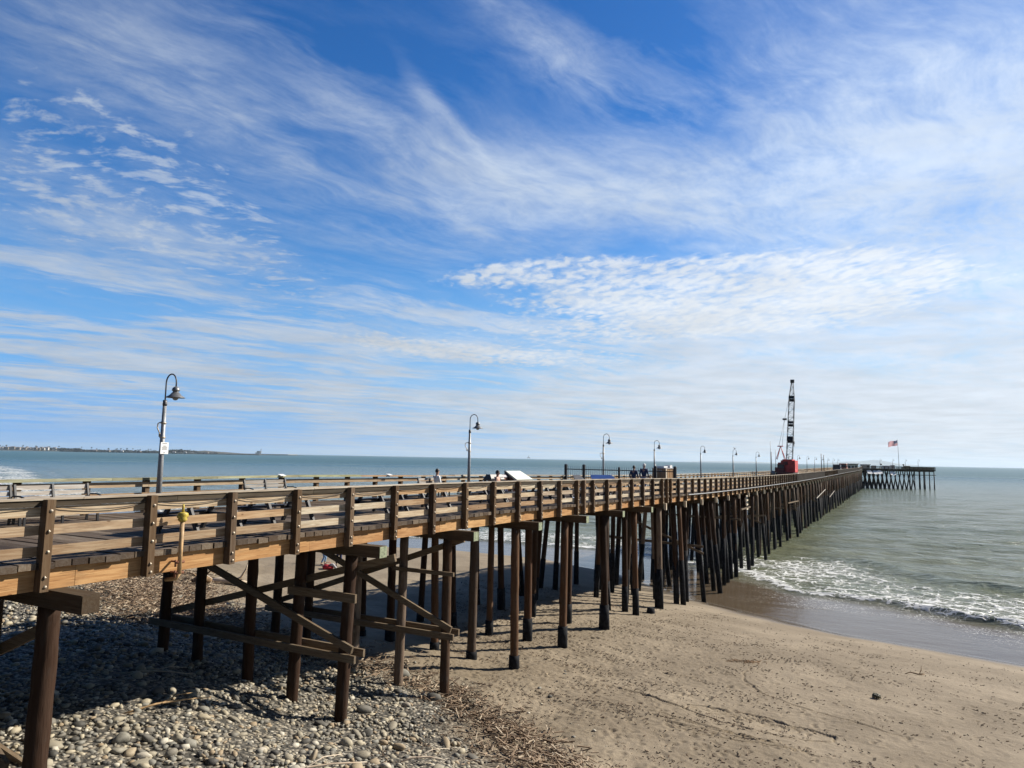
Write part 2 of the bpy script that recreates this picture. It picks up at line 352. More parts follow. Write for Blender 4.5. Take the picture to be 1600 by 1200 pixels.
# ------------------------------------------------------------------ sea
def make_sea():
    xs = np.array([-v for v in grow(230, 1.2, 42000, 1.2)][::-1]+list(np.arange(-230, -60, 1.))+list(np.arange(-60, 8, .4))+list(np.arange(8, 75, .16))+grow(75, .4, 42000, 1.16))
    ys = np.array([-v for v in grow(-5, .8, 900, 1.25)][::-1]+list(np.arange(5, 28, .6))+list(np.arange(28, 100, .16))+list(np.arange(100, 170, .4))+list(np.arange(170, 330, .8))+grow(330, .9, 42000, 1.12))
    X, Y, F = tensor(xs, ys)
    d = -sdist(X, Y, SHORE)                     # metres offshore
    Z = np.zeros_like(X)
    wob = (fbm(X*.12, Y*.12, 3, 80)-.5)*5
    dd = d+wob
    amp = np.clip((d-14)/25, 0, 1)*np.clip((420-Y)/300, 0, 1)*np.clip((500-np.abs(X))/300, 0, 1)
    for k in range(9):
        th = R(62+RNG.normal()*24); L = [9, 6.3, 4.7, 3.4, 2.6, 14, 2.1, 1.7, 3.9][k]; kx, ky = math.cos(th)*6.283/L, math.sin(th)*6.283/L
        lim = 1. if L > 5 else np.clip((150-Y)/60, 0, 1)
        Z += amp*lim*.0085*L*np.sin(X*kx+Y*ky+k*1.7+1.2*(fbm(X*.1, Y*.1, 2, 90+k)))
    right = np.clip((X-16)/14, 0, 1)
    bore = np.exp(-((dd-11.)/.8)**2)*.48*(.35+.65*np.clip((X-22)/8, 0, 1)); outer = np.exp(-((dd-26.5)/1.5)**2)*.62*np.clip((X-32)/10, 0, 1)
    lb = np.clip((-60-X)/60, 0, 1)
    outer = outer+np.exp(-((dd-14)/2.5)**2)*.4*lb+np.exp(-((dd-34)/3.)**2)*.3*lb
    Z += bore+outer+ (fbm(X*1.3, Y*1.3, 3, 95)-.5)*.16*np.clip((dd-9.5)/3, 0, 1)*np.clip((30-dd)/6, 0, 1)
    Z = np.where(d < 9.5, np.maximum(Z*0, 0.0)+.012+bore, Z)
    foam = np.clip((dd-9.2)/1.6, 0, 1)*np.clip((31-dd)/10, 0, 1)*(.40+.74*fbm(X*.10, Y*.10, 3, 46))
    foam = np.maximum(foam, np.exp(-((dd-11)/1.)**2)*1.25)
    foam = np.maximum(foam, lb*(np.exp(-((dd-9)/6)**2)*.72+np.exp(-((dd-30)/4)**2)*.6*np.clip((fbm(X*.02, Y*.02, 2, 44)-.45)*8, 0, 1)))
    lace = np.clip((dd-1.5)/3, 0, 1)*np.clip((11-dd)/2, 0, 1)*np.clip(.35+(fbm(X*.13, Y*.13, 2, 99)-.45)*4, 0, 1)*np.clip((X-17)/6, .25, 1)
    edge = np.exp(-((d-.12-(fbm(X*.5, Y*.5, 2, 33)-.5)*.3)/.10)**2)*.10
    film = np.clip((11.5-dd)/3.5, 0, 1)
    m, t, b = mat('sea_water')
    tc = t.n.new('ShaderNodeTexCoord').outputs['Object']
    fo = t.attr('foam'); fi = t.attr('film'); la = t.attr('lace')
    P = t.sep(tc); dist = t.v('LENGTH', tc, out=1)
    rot = t.com(t.m('ADD', t.m('MULTIPLY', P[0], .88), t.m('MULTIPLY', P[1], -.47)), t.m('ADD', t.m('MULTIPLY', P[0], .47), t.m('MULTIPLY', P[1], .88)), 0.)
    st = t.v('MULTIPLY', rot, (.45, 1., 1.))
    patch = t.noise(t.v('MULTIPLY', tc, (.004, .012, 1.)), 1., 4, .6)
    shallow = t.map(dist, 60., 700.)
    c = t.mix(t.map(patch, .35, .65), (.172, .174, .098), (.138, .158, .102))
    c2 = t.mix(t.map(patch, .35, .65), (.012, .070, .080), (.050, .105, .088))
    c = t.mix(shallow, c, c2)
    c = t.mix(fi, c, (.10, .075, .050))
    # foam pattern
    wv = t.v('ADD', tc, t.v('SCALE', t.noise(tc, .9, 3, .6, col=True), 1.1))
    v1 = t.voro(wv, .85, 'DISTANCE_TO_EDGE'); v2 = t.voro(wv, 2.6, 'DISTANCE_TO_EDGE')
    n = t.noise(t.v('MULTIPLY', rot, (.6, 1.4, 1.)), .55, 7, .68)
    web = t.m('MAXIMUM', t.map(v1, .02, .17, 1., 0.), t.m('MULTIPLY', t.map(v2, .01, .12, 1., 0.), .8))
    f1 = t.m('ADD', t.m('MULTIPLY', n, .95), t.m('MULTIPLY', web, .42))
    thr = t.m('SUBTRACT', 1.26, t.m('MULTIPLY', fo, .60))
    F1 = t.m('MULTIPLY', t.map(t.m('SUBTRACT', f1, thr), -.06, .13), t.map(fo, .02, .2))
    F2 = t.m('MULTIPLY', t.m('MULTIPLY', t.map(t.m('MULTIPLY', t.map(v2, .0, .05, 1., 0.), t.map(n, .40, .55)), .12, .6), la), .75)
    Fm = t.m('MINIMUM', t.m('ADD', t.m('MAXIMUM', F1, F2), t.attr('edge')), 1.)
    c = t.mix(Fm, c, (.62, .63, .62))
    t.put(b.inputs['Base Color'], c)
    rr = t.m('MAXIMUM', t.map(dist, 60., 1200., .11, .34), t.m('MULTIPLY', Fm, .8))
    t.put(b.inputs['Roughness'], rr); b.inputs['IOR'].default_value = 1.33; b.inputs['Specular IOR Level'].default_value = .36
    w1 = t.m('ADD', t.noise(st, 2.2, 5, .66, .3), t.m('MULTIPLY', t.noise(t.v('MULTIPLY', rot, (.35, 1., 1.)), .8, 4, .6), 1.6)); w2 = t.noise(st, .35, 4, .55); w3 = t.noise(st, .06, 4, .6)
    h = t.m('ADD', t.m('MULTIPLY', w1, .27), t.m('ADD', t.m('MULTIPLY', w2, .85), t.m('MULTIPLY', w3, 1.8)))
    h = t.m('ADD', h, t.m('MULTIPLY', Fm, .06))
    bn = t.n.new('ShaderNodeBump'); bn.inputs['Distance'].default_value = 1.; t.put(bn.inputs['Height'], h)
    stg = t.m('MULTIPLY', t.map(dist, 90., 2500., 1., .35), t.map(fi, 0., 1., 1., .08))
    t.put(bn.inputs['Strength'], stg); t.put(b.inputs['Normal'], bn.outputs[0])
    keep = (d[F].max(1) > -.5)
    tag(np_mesh('sea', np.stack([X, Y, Z], 1), F[keep], m, True, {'foam': foam, 'film': film, 'lace': lace, 'edge': edge}), kind='structure', label='green-grey sea with surf at the beach')
make_sea()
# ------------------------------------------------------------------ cobbles
def ico(sub):
    import bmesh
    bm = bmesh.new(); bmesh.ops.create_icosphere(bm, subdivisions=sub, radius=1.)
    V = np.array([v.co[:] for v in bm.verts]); F = np.array([[v.index for v in f.verts] for f in bm.faces]); bm.free(); return V, F
def stone_mat(name, obj):
    m, t, b = mat(name)
    tc = t.n.new('ShaderNodeTexCoord').outputs['Object']
    r = (t.n.new('ShaderNodeObjectInfo') if obj else t.n.new('ShaderNodeNewGeometry')).outputs['Random' if obj else 'Random Per Island']
    c = t.ramp(r, [(0, (.07, .066, .056)), (.12, (.17, .155, .125)), (.3, (.29, .255, .185)), (.5, (.215, .205, .17)), (.66, (.39, .34, .24)), (.82, (.31, .235, .145)), (.92, (.50, .46, .37)), (1, (.12, .075, .05))], 'CONSTANT' if not obj else 'LINEAR')
    n = t.noise(tc, 3. if obj else 22., 5, .65)
    c = t.mix(t.map(n, .3, .75, 0., .5), c, t.mix(1., c, (.5, .48, .44), 'MULTIPLY'))
    t.put(b.inputs['Base Color'], c); b.inputs['Roughness'].default_value = .75
    bump(t, b, n, .25, .02); return m
def rot_rand(n, r):
    q = r.normal(size=(n, 4)); q /= np.linalg.norm(q, axis=1)[:, None]; w, x, y, z = q.T
    return np.stack([1-2*(y*y+z*z), 2*(x*y-z*w), 2*(x*z+y*w), 2*(x*y+z*w), 1-2*(x*x+z*z), 2*(y*z-x*w), 2*(x*z-y*w), 2*(y*z+x*w), 1-2*(x*x+y*y)], 1).reshape(n, 3, 3)
def make_cobbles():
    r = np.random.default_rng(5)
    N = 84000
    x = r.uniform(-34, 3, N); y = 9+(70-9)*r.random(N)**1.9
    ang = np.abs(x/np.maximum(y, 1)) < .80
    c = sdist(x, y, COB)+(fbm(x*.5, y*.5, 3, 70)-.5)*5-np.clip((fbm(x*.9, y*.9, 3, 71)-.58)*9, 0, 2)
    p = np.clip(c/2.6+.35, 0, 1)**1.4
    fan = np.clip(1-(c+4)/-5., 0, 1)*0+np.where((c < 0) & (c > -5) & (y < 30), .05, 0)
    keep = ang & (r.random(N) < np.maximum(p, fan)) & (y > 9.5+np.abs(x)*.1)
    x, y = x[keep], y[keep]; n = len(x)
    s = np.exp(r.normal(-3.12, .46, n)); s = np.clip(s, .020, .16)
    s *= np.where(c[keep] < 0, .7, 1.)
    z = gz(x, y)
    S = np.stack([s*r.uniform(.9, 1.7, n), s*r.uniform(.65, 1.1, n), s*r.uniform(.4, .85, n)], 1)
    dist = np.hypot(x, y); show = s/dist
    big = np.argsort(-show)[:300]; isbig = np.zeros(n, bool); isbig[big] = True
    Vi, Fi = ico(2); vs = []
    for k in range(6):
        V = Vi.copy(); f = 1+.16*np.sin(V @ r.normal(size=3)*2.2+r.random()*6)+.10*np.sin(V @ r.normal(size=3)*3.3+r.random()*6)
        vs.append(V*f[:, None])
    om = stone_mat('rounded_stone', True)
    mesh = []
    for k in range(6):
        o = np_mesh('cobble', vs[k], Fi, om); mesh.append(o.data); bpy.data.objects.remove(o)
    labs = ['large rounded grey cobble lying among the stones of the bank below the pier']
    for i in big:
        o = bpy.data.objects.new('cobble', mesh[int(r.integers(6))]); C.objects.link(o)
        o.location = (x[i], y[i], z[i]+S[i, 2]*.45); o.scale = S[i]
        o.rotation_euler = (r.normal()*.35, r.normal()*.35, r.uniform(0, 6.28))
        tag(o, 'one of the larger rounded cobbles lying loose on the stony bank under the pier', 'cobble', 'large cobbles on the stony bank')
    idx = np.where(~isbig)[0]
    V1, F1 = ico(1)
    Rm = rot_rand(len(idx), r)
    # mostly flat-lying stones: blend random rotation with yaw
    yaw = r.uniform(0, 6.28, len(idx)); cy, sy = np.cos(yaw), np.sin(yaw); tx = r.normal(size=len(idx))*.35
    Rz = np.zeros((len(idx), 3, 3)); Rz[:, 0, 0] = cy; Rz[:, 0, 1] = -sy; Rz[:, 1, 0] = sy; Rz[:, 1, 1] = cy; Rz[:, 2, 2] = 1
    Rx = np.zeros((len(idx), 3, 3)); Rx[:, 0, 0] = 1; Rx[:, 1, 1] = np.cos(tx); Rx[:, 1, 2] = -np.sin(tx); Rx[:, 2, 1] = np.sin(tx); Rx[:, 2, 2] = np.cos(tx)
    RR = Rz @ Rx
    nn = 1+.16*np.sin(V1[None] @ r.normal(size=(len(idx), 3, 1))*2.)[..., 0]
    P = (V1[None]*nn[..., None])*S[idx][:, None, :]
    P = np.einsum('nij,nkj->nki', RR, P)
    P[..., 0] += x[idx][:, None]; P[..., 1] += y[idx][:, None]; P[..., 2] += (z[idx]+S[idx, 2]*.35)[:, None]
    Fa = (F1[None]+(np.arange(len(idx))*len(V1))[:, None, None]).reshape(-1, 3)
    tag(np_mesh('cobble_bank', P.reshape(-1, 3), Fa, stone_mat('small_cobble_stone', False)), kind='stuff', label='thick bank of small rounded grey and tan cobbles', cat='cobbles')
    print('cobbles', n)
make_cobbles()
# ------------------------------------------------------------------ debris on the sand (uncountable twigs and pebbles)
def make_debris():
    r = np.random.default_rng(9)
    def sticks(name, n, fx, mats, lab, lo, hi, wlo, whi):
        X, Y = fx(n); keep = (np.abs(X/Y) < .82); X, Y = X[keep], Y[keep]; n = len(X)
        Z = gz(X, Y)+(r.uniform(.02, .13, n) if hi > .3 else 0.); L = r.uniform(lo, hi, n); w = r.uniform(wlo, whi, n); th = r.uniform(0, 6.28, n); tl = r.normal(size=n)*.22
        B = np.array([(-1, -1, -1), (1, -1, -1), (1, 1, -1), (-1, 1, -1), (-1, -1, 1), (1, -1, 1), (1, 1, 1), (-1, 1, 1)], float)
        P = B[None]*np.stack([L/2, w, w], 1)[:, None, :]
        P[..., 2] += P[..., 0]*np.sin(tl)[:, None]+ w[:, None]*1.2+.008
        P[..., 1] += (P[..., 0]**2)*r.normal(size=(n, 1))*1.2
        cx = P[..., 0]*np.cos(th)[:, None]-P[..., 1]*np.sin(th)[:, None]; cy = P[..., 0]*np.sin(th)[:, None]+P[..., 1]*np.cos(th)[:, None]
        V = np.stack([cx+X[:, None], cy+Y[:, None], P[..., 2]+Z[:, None]], -1).reshape(-1, 3)
        F = np.array([(0, 3, 2, 1), (4, 5, 6, 7), (0, 1, 5, 4), (1, 2, 6, 5), (2, 3, 7, 6), (3, 0, 4, 7)])
        Fa = (F[None]+(np.arange(n)*8)[:, None, None]).reshape(-1, 4)
        m, t, b = mat(name+'_stuff'); rr = t.n.new('ShaderNodeNewGeometry').outputs['Random Per Island']
        t.put(b.inputs['Base Color'], t.ramp(rr, mats)); b.inputs['Roughness'].default_value = .9
        tag(np_mesh(name, V, Fa, m, False), kind='stuff', label=lab, cat='debris')
    dk = [(0, (.035, .026, .018)), (.5, (.09, .06, .038)), (.85, (.16, .10, .06)), (1, (.42, .33, .22))]
    def near(n):
        X = []; Y = []
        while len(X) < n:
            x = r.uniform(-3, 25, 4000); y = 14+34*r.random(4000)**1.2
            d = sdist(x, y, SHORE)
            cl = fbm(x*.35, y*.6, 3, 200); st = fbm((x*.73-y*.68)*.30, (x*.68+y*.73)*1.8, 3, 210)
            p = np.clip((d-3)/10, 0, 1)*(np.clip((cl-.5)*4.5, 0, 1)*.55+.07+np.clip((st-.55)*7, 0, 1)*1.)*(.35+.65*np.clip((14-x)/12, 0, 1))
            k = r.random(4000) < p; X += list(x[k]); Y += list(y[k])
        return np.array(X[:n]), np.array(Y[:n])
    sticks('beach_debris', 12500, near, dk, 'small dark twigs and kelp bits scattered over the sand', .02, .10, .004, .011)
    def line(n):
        t = r.random(n)**1.7; P = np.array([(-30, 46), (-19, 36.), (-14.5, 31.5), (-11, 29), (-6.5, 26.6), (-2.0, 23.5), (.1, 20), (.9, 17.5), (2.3, 15)])
        s = t*(len(P)-1.001); i = s.astype(int); f = (s-i)[:, None]; q = P[i]*(1-f)+P[i+1]*f
        w = np.interp(s, [0, 2, 3.5, 5, 8], [3.6, 3.0, 2.6, .9, 1.3])[:, None]
        q = q+r.normal(size=(n, 2))*w*.55
        k = r.random(n) < .48; c_ = np.array([(-15.4, 31.4), (-13.6, 29.0), (-16.6, 35.), (-18.5, 38.5)])[r.integers(0, 4, n)]
        q[k] = (c_+r.normal(size=(n, 2))*np.array([1.5, 1.7]))[k]; return q[:, 0], q[:, 1]
    rd = [(0, (.06, .038, .022)), (.35, (.16, .105, .062)), (.7, (.30, .215, .14)), (1, (.52, .43, .31))]
    sticks('drift_line_reeds', 12500, line, rd, 'thick line of brown broken reeds and twigs along the cobbles', .06, .38, .006, .015)
make_debris()
# ------------------------------------------------------------------ pier
pier = thing('pier', 'long timber pier on rows of wooden piles running out over the beach into the sea', 'pier', W(0, 0, 0), RZ)
def chunks(s0, s1, L, gap=.008):
    s = s0
    while s < s1: e = min(s+L, s1); yield s, e-gap; s = e
def seg(mb, s0, s1, y0, y1, o0, o1, mi=0, j=0.):
    """box following the deck profile; o0,o1 = offset below rail top"""
    a = railz(s0); b = railz(s1); jj = random.uniform(-j, j)
    mb.add([(s0,y0,a-o1+jj),(s1,y0,b-o1+jj),(s1,y1,b-o1+jj),(s0,y1,a-o1+jj),(s0,y0,a-o0+jj),(s1,y0,b-o0+jj),(s1,y1,b-o0+jj),(s0,y1,a-o0+jj)],
           [(0,3,2,1),(4,5,6,7),(0,1,5,4),(1,2,6,5),(2,3,7,6),(3,0,4,7)], mi)
WID = 8.0; S0 = -16.; S1 = 338.
SP = 1.85
mb = MB()
s = S0
while s < S1:
    w = .285
    a = dz(s); h = random.uniform(-.014, .008)
    mb.box(s, s+w-.022, -.085+random.uniform(-.03, .02), WID+.03+random.uniform(-.03, .03), a-.105+h, a+h); s += w
mb.build('deck', M['deck'], pier)
for y in (.015,):
    mb = MB()
    for i, (a, b) in enumerate(chunks(S0, S1, 5.55)): seg(mb, a+.0, b, y+random.uniform(0, .006), y+.15, 1.15, 1.50)
    mb.build('stringer', M['stringer'], pier)
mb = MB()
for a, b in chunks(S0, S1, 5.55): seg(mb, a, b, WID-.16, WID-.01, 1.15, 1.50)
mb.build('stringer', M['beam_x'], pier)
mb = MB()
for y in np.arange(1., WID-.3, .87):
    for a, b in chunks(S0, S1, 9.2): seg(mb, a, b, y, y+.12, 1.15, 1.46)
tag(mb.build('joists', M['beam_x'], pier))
# railing -----------------------------------------------------------
def post_mesh():
    mb = MB(); mb.box(-.068, .068, -.185, -.004, -1.50, -.018)
    for z in (-.2, -.53, -.86, -1.27, -1.42):
        mb.tube([(random.uniform(-.02, .02), -.185, z), (0, -.195, z)], .030, 8, 1)
        mb.tube([(0, -.195, z), (0, -.207, z)], .014, 6, 1)
    return mb
near = MB(); near.box(0, .01, 0, .01, 0, .01)
rail_near = bpy.data.objects.new('railing', None); C.objects.link(rail_near); rail_near.parent = pier; tag(rail_near, 'sunlit railing on the beach side of the pier')
rail_far = bpy.data.objects.new('railing', None); C.objects.link(rail_far); rail_far.parent = pier; tag(rail_far, 'railing on the far side of the pier with mossy cap')
def railing(root, side):
    Y = (lambda y: y) if side > 0 else (lambda y: WID-y)
    def SEG(mb, a, b, y0, y1, o0, o1, mi=0, j=0.):
        ya, yb = sorted((Y(y0), Y(y1))); seg(mb, a, b, ya, yb, o0, o1, mi, j)
    posts = [i*SP+.05 for i in range(-6, 182)]
    if side > 0: posts += [23.0, 36.2, 52.0]
    posts.sort(key=lambda q: abs(q-3)); 
    pmb = post_mesh(); first = None
    rest = MB()
    for k, s in enumerate(posts):
        if k < 100:
            if first is None: o = pmb.build('rail_post', [M['post'], M['bolt']], root); first = o
            else: o = first.copy(); C.objects.link(o); o.parent = root
            o.location = (s, Y(0), railz(s)); o.rotation_euler = (random.uniform(-.006, .006), random.uniform(-.012, .012), 0 if side > 0 else math.pi)
        else:
            z = railz(s); y0, y1 = sorted((Y(-.155), Y(-.004))); rest.box(s-.07, s+.07, y0, y1, z-1.5, z-.018)
    tag(rest.build('rail_post', M['post'], root), kind='stuff')
    cm = MB()
    ca = (2.2, 5.4)
    s = S0; k = 0
    while s < S1:
        e = min(s+SP*3, S1); SEG(cm, s, e-.01, -.06, .17, 0, .032, 0, .002); s = e
    if side < 0:
        cm2 = MB(); cm1 = MB(); cm0 = MB(); s = S0
        while s < S1:
            e = min(s+SP*2, S1); tgt = cm2 if 16 < s < 22 else cm0 if s < 16 else cm1
            SEG(tgt, s, e-.01, -.16, .16, 0. if tgt is not cm2 else .02, .075, 0, .004); s = e
        cm0.build('top_rail', M['cap_green'], root); cm1.build('top_rail', M['cap'], root); tag(cm2.build('top_rail', M['board'], root), 'newer pinkish section of top rail')
    else: cm.build('top_rail', M['cap'], root)
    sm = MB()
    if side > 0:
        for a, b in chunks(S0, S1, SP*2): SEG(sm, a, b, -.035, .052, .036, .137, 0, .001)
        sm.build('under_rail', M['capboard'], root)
    for (o0, o1) in ((.137, .29), (.455, .61), (.775, .935)):
        bm_ = MB(); s = S0+(.05-S0 % SP)+random.randint(0, 1)*SP
        s = -6*SP+.05-SP*random.choice((1, 2)); 
        while s < S1:
            n = random.choice((2, 2, 3)); e = min(s+SP*n, S1); SEG(bm_, s, e-.008, .0, .042+random.uniform(-.008, .004), o0, o1, 0, .012); s = e
        bm_.build('rail_board', M['board'], root)
railing(rail_near, 1); railing(rail_far, -1)
# drooping cable along near railing
mb = MB()
for i in range(-5, 22):
    s0 = i*SP+.12; s1 = (i+1)*SP-.02; dr = random.uniform(.02, .11); a = random.uniform(.10, .16); b = random.uniform(.10, .16)
    pts = []
    for k in range(9):
        t = k/8; pts.append((s0+(s1-s0)*t, -.03-random.uniform(0, .01), railz(s0)-(a+(b-a)*t)-dr*4*t*(1-t)))
    mb.tube(pts, .008, 5)
mb.build('drooping_cable', M['cable'], rail_near)
mb = MB()
for a, b in chunks(41., 330., 6., 0): 
    mb.tube([(a, -.20, railz(a)-1.09), (b, -.20, railz(b)-1.09)], .035, 6, caps=False)
mb.build('conduit', M['steel'], rail_near)
mb = MB()
for rng in (chunks(101., 146., 3., 0), chunks(182., 330., 4., 0)):
    mb = MB()
    for a, b in rng: seg(mb, a, b, -.235, -.215, .10, 1.02)
    mb.build('debris_netting', M['net'], rail_near)
# bents ---------------------------------------------------------------
bents = [(0.35, 0)]+[(8.0+4.6*k, k+1) for k in range(72)]
bents = [(-7.3, -1)]+bents
npile = 0
stuffp = MB(); stuffsl = MB(); caps = {}
RP = random.Random(4)
def pile_geo(mb, top, base, r0, r1, mi=0, n=12, seg_=7, jit=.03):
    pts = []; rs = []
    for k in range(seg_+1):
        t = k/seg_; p = Vector(top).lerp(Vector(base), t); wob = .018*math.sin(t*5+top[0]); pts.append((p.x+wob, p.y+wob*.6, p.z)); rs.append(r0+(r1-r0)*t)
    mb.tube(pts, rs, n, mi, True, jit)
def cut(top, base, z):
    t = (top[2]-z)/(top[2]-base[2]); return tuple(top[i]+(base[i]-top[i])*t for i in range(3))
for bs, bi in bents:
    if bs > S1-3: break
    zc = railz(bs)-1.50            # cap top
    # cap beam
    mb = MB(); near_end = -.78 if bi <= 6 else -.10
    if bi in (0,): near_end = -.95
    h = .30
    mb.box(bs-.15, bs+.15, near_end, WID+.3, zc-h, zc-.003)
    mb.box(bs-.142, bs+.142, near_end-.012, near_end, zc-h+.008, zc-.012, 1)
    caps[bi] = mb.build('pile_cap', [M['beam'], M['capend'] if bi != 0 else M['beam']], pier)
    if bi >= 6:
        q = MB(); q.box(bs-.07, bs+.07, -.26, -.12, zc-.38, zc+.02); q.build('hanger_block', M['pale_wood'], pier)
    ys = [.25, 2.0, 3.9, 6.0, 7.5]
    if bi == 5: ys = [.1, 2.0, 3.9, 6.0, 7.5]
    offs = []
    for k, y in enumerate(ys):
        top = (bs+RP.uniform(-.05, .05), y, zc-h+.01)
        lean = RP.uniform(-.35, .35) if bi > 3 else RP.uniform(-.10, .10)
        if k == 0 and bi > 5: leany = RP.choice((-.05, -.3, -.55, -.1))
        elif bi > 5: leany = RP.uniform(-.5, .5)
        else: leany = RP.uniform(-.1, .1)
        if bi > 8 : lean += RP.choice((-.9, 0, 0, .9))
        bx, by = bs+lean, y+leany; wxy = W(bx, by)
        gzv = max(g1(wxy[0], wxy[1]), -2.2); base = (bx, by, gzv-.35)
        r0 = RP.uniform(.138, .162) if bi > 0 else .172
        offs.append((top, base, r0))
    if 6 <= bi <= 60:     # extra battered piles
        for y in (RP.uniform(.3, 1.2), RP.uniform(4, 7)) :
            sx = RP.choice((-1, 1)); top = (bs+.25*sx, y, zc-h+.01); bx, by = bs+(.5 if bi < 9 else 1.5)*sx+RP.uniform(-.3, .3), y-RP.uniform(-.3, .5); wxy = W(bx, by)
            offs.append((top, (bx, by, max(g1(wxy[0], wxy[1]), -2.2)-.35), .15))
    if bi == 5: 
        top = (bs-.3, .15, zc-h+.01); offs.append((top, (bs-.35, .0, g1(*W(bs-.35, 0)[:2])-.3), .16))
    for k, (top, base, r0) in enumerate(offs):
        gzv = base[2]+.35
        dark = bi <= 1 or k >= 3 or (bi > 3 and RP.random() < .4)
        st = None
        if bi >= 3: st = 2.75+min(1.0, max(0, (bs-20)*.04))+RP.uniform(-.15, .25)
        mt = M['pile_dark'] if dark else M['pile']
        if npile < 100:
            mb = MB(); pile_geo(mb, top, base, r0, r0*1.06, 0, 14, 16 if bi < 4 else 7, .06 if bi < 4 else .035); o = mb.build('pile', mt, pier); npile += 1
            if bi == 0 or bi == 1: pass
            if st:
                b2 = MB(); c0 = cut(top, base, st); rs = r0*(1.30 if bi < 6 else 1.16); b2.tube([c0, cut(top, base, (st+gzv)/2), base], [rs, rs*1.02, rs*1.05], 14); b2.build('pile_sleeve', M['sleeve'], o)
        else:
            pile_geo(stuffp, top, base, r0, r0*1.06, 0, 8, 4)
            if st:
                c0 = cut(top, base, st); rs = r0*1.15; stuffp.tube([c0, base], [rs, rs], 8, 1)
    # braces
    def yz(y, drop): return (y, EYE-drop)
    def brace(side, a, b, h=.19):
        q = MB(); x = bs+side*.235
        q.bar((x, a[0], a[1]), (x, b[0], b[1]), .075, h, up=(1, 0, 0)) if False else None
        A = Vector((x, *a)); B = Vector((x, *b)); d = (B-A).normalized(); n = Vector((0, -d.z, d.y))*h/2; w = Vector((.037, 0, 0))
        q.add([A-n-w, B-n-w, B+n-w, A+n-w, A-n+w, B-n+w, B+n+w, A+n+w], [(0,1,2,3)[::-1],(4,5,6,7),(0,1,5,4),(1,2,6,5),(2,3,7,6),(3,0,4,7)])
        q.build('cross_brace', M['brace'], pier)
    if bi in (1, 2):
        lo = 5.15 if bi == 1 else 5.55
        brace(-1, yz(-.2, lo), yz(7.9, lo)); brace(1, yz(-.1, lo-.05), yz(7.6, lo-.05))
        brace(-1, yz(-.1, lo-.22), yz(7.2 if bi == 1 else 6.8, 2.75)); brace(1, yz(7.7, lo-.2), yz(-1.0 if bi == 1 else -.2, 2.6))
        brace(-1, yz(-.15, 3.65), yz(2.2, 3.65), .22 if bi == 1 else .12)
    elif bi == 0:
        brace(1, yz(.5, 3.0), yz(6.8, 5.6)); brace(1, yz(-.3, 5.6), yz(6.8, 4.6)); brace(-1, yz(.6, 5.2), yz(5, 3.))
    elif bi == -1:
        brace(1, yz(-.2, 5.4), yz(7, 5.0))
    elif bi >= 9 and bi % 3 == 0:
        brace(-1, yz(-.3, 5.2+RP.uniform(-.5, .9)), yz(7.6, 5.2+RP.uniform(-.5, .9)), .16)
        if bi % 2: brace(1, yz(-.2, 6.5), yz(7.6, 3.4), .16)
o = stuffp.build('pile', [M['pile'], M['sleeve']], pier); tag(o, kind='stuff')
# ledger boards running along the near piles further out
for a, b, d0, d1 in ((60, 64.5, 4.2, 4.2), (92, 103, 5.1, 5.3), (130, 148, 6.0, 5.0), (158, 172, 6.9, 6.0), (62.5, 63.3, 3.1, 3.1), (62.5, 63.3, 3.5, 3.5), (62.5, 63.3, 3.9, 3.9), (62.5, 63.3, 4.3, 4.3)):
    q = MB(); q.bar((a, -.1, EYE-d0), (b, -.1, EYE-d1), .07, .14); q.build('ledger_board', M['pale_wood'] if b-a < 1 else M['slat'] if b-a > 12 else M['brace'], pier)
# T-head ------------------------------------------------------------------
head = thing('wharf_platform', 'wide timber platform at the seaward end of the pier on crossed piles', 'pier', (151., 306., 0), 0.)
HZ = 9.55-1.04; HW = 31.; HD = 22.
mb = MB()
for k in range(int(HW/.29)): x = k*.29; mb.box(x, x+.275, -.05, HD, HZ-.1, HZ)
mb.build('deck', M['deck'], head)
mb = MB(); mb.box(0, HW, .0, .15, HZ-.75, HZ-.11); mb.box(HW-.15, HW-.003, .153, HD, HZ-.75, HZ-.11)
for x in np.arange(2, HW, 2.8): mb.box(x, x+.3, -.4, HD, HZ-1.06, HZ-.76)
mb.build('stringer', M['beam'], head)
mb = MB()
def hbox(mb, x0, x1, z0, z1): mb.box(x0, x1, -.02, .04, z0, z1); 
for z0, z1 in ((.83, .95), (.95, 1.04), (.5, .65), (.15, .3)): hbox(mb, -1, HW, HZ+z0, HZ+z1-.003)
for z0, z1 in ((.95, 1.04), (.5, .65), (.15, .3)): mb.box(HW-.06, HW, .045, HD, HZ+z0, HZ+z1)
mb.build('rail_board', M['board'], head)
mb = MB(); mb.box(17, HW-.2, .06, .12, HZ+.02, HZ+.82); mb.build('debris_netting', M['net'], head)
for k in range(18):
    q = MB(); q.box(-.08, .08, -.17, -.03, HZ-.7, HZ+1.02); q.build('rail_post', M['post'], head, loc=(k*HW/17, 0, 0))
for k, x in enumerate(np.arange(.6, 23., 1.9)):
    for row in (0, 7., 14.):
        for sgn in (-1, 1):
            q = MB(); pile_geo(q, (x+sgn*-.55, row+.3, HZ-1.06), (x+sgn*1.45, row+.3+sgn*.4, -2.2), .19, .22, 0, 8, 4)
            q.tube([cut((x+sgn*-.55, row+.3, HZ-1.06), (x+sgn*1.45, row+.3+sgn*.4, -2.2), 2.6), (x+sgn*1.45, row+.3+sgn*.4, -2.2)], [.26, .27], 8, 1)
            q.build('pile', [M['pile_dark'], M['sleeve']], head)
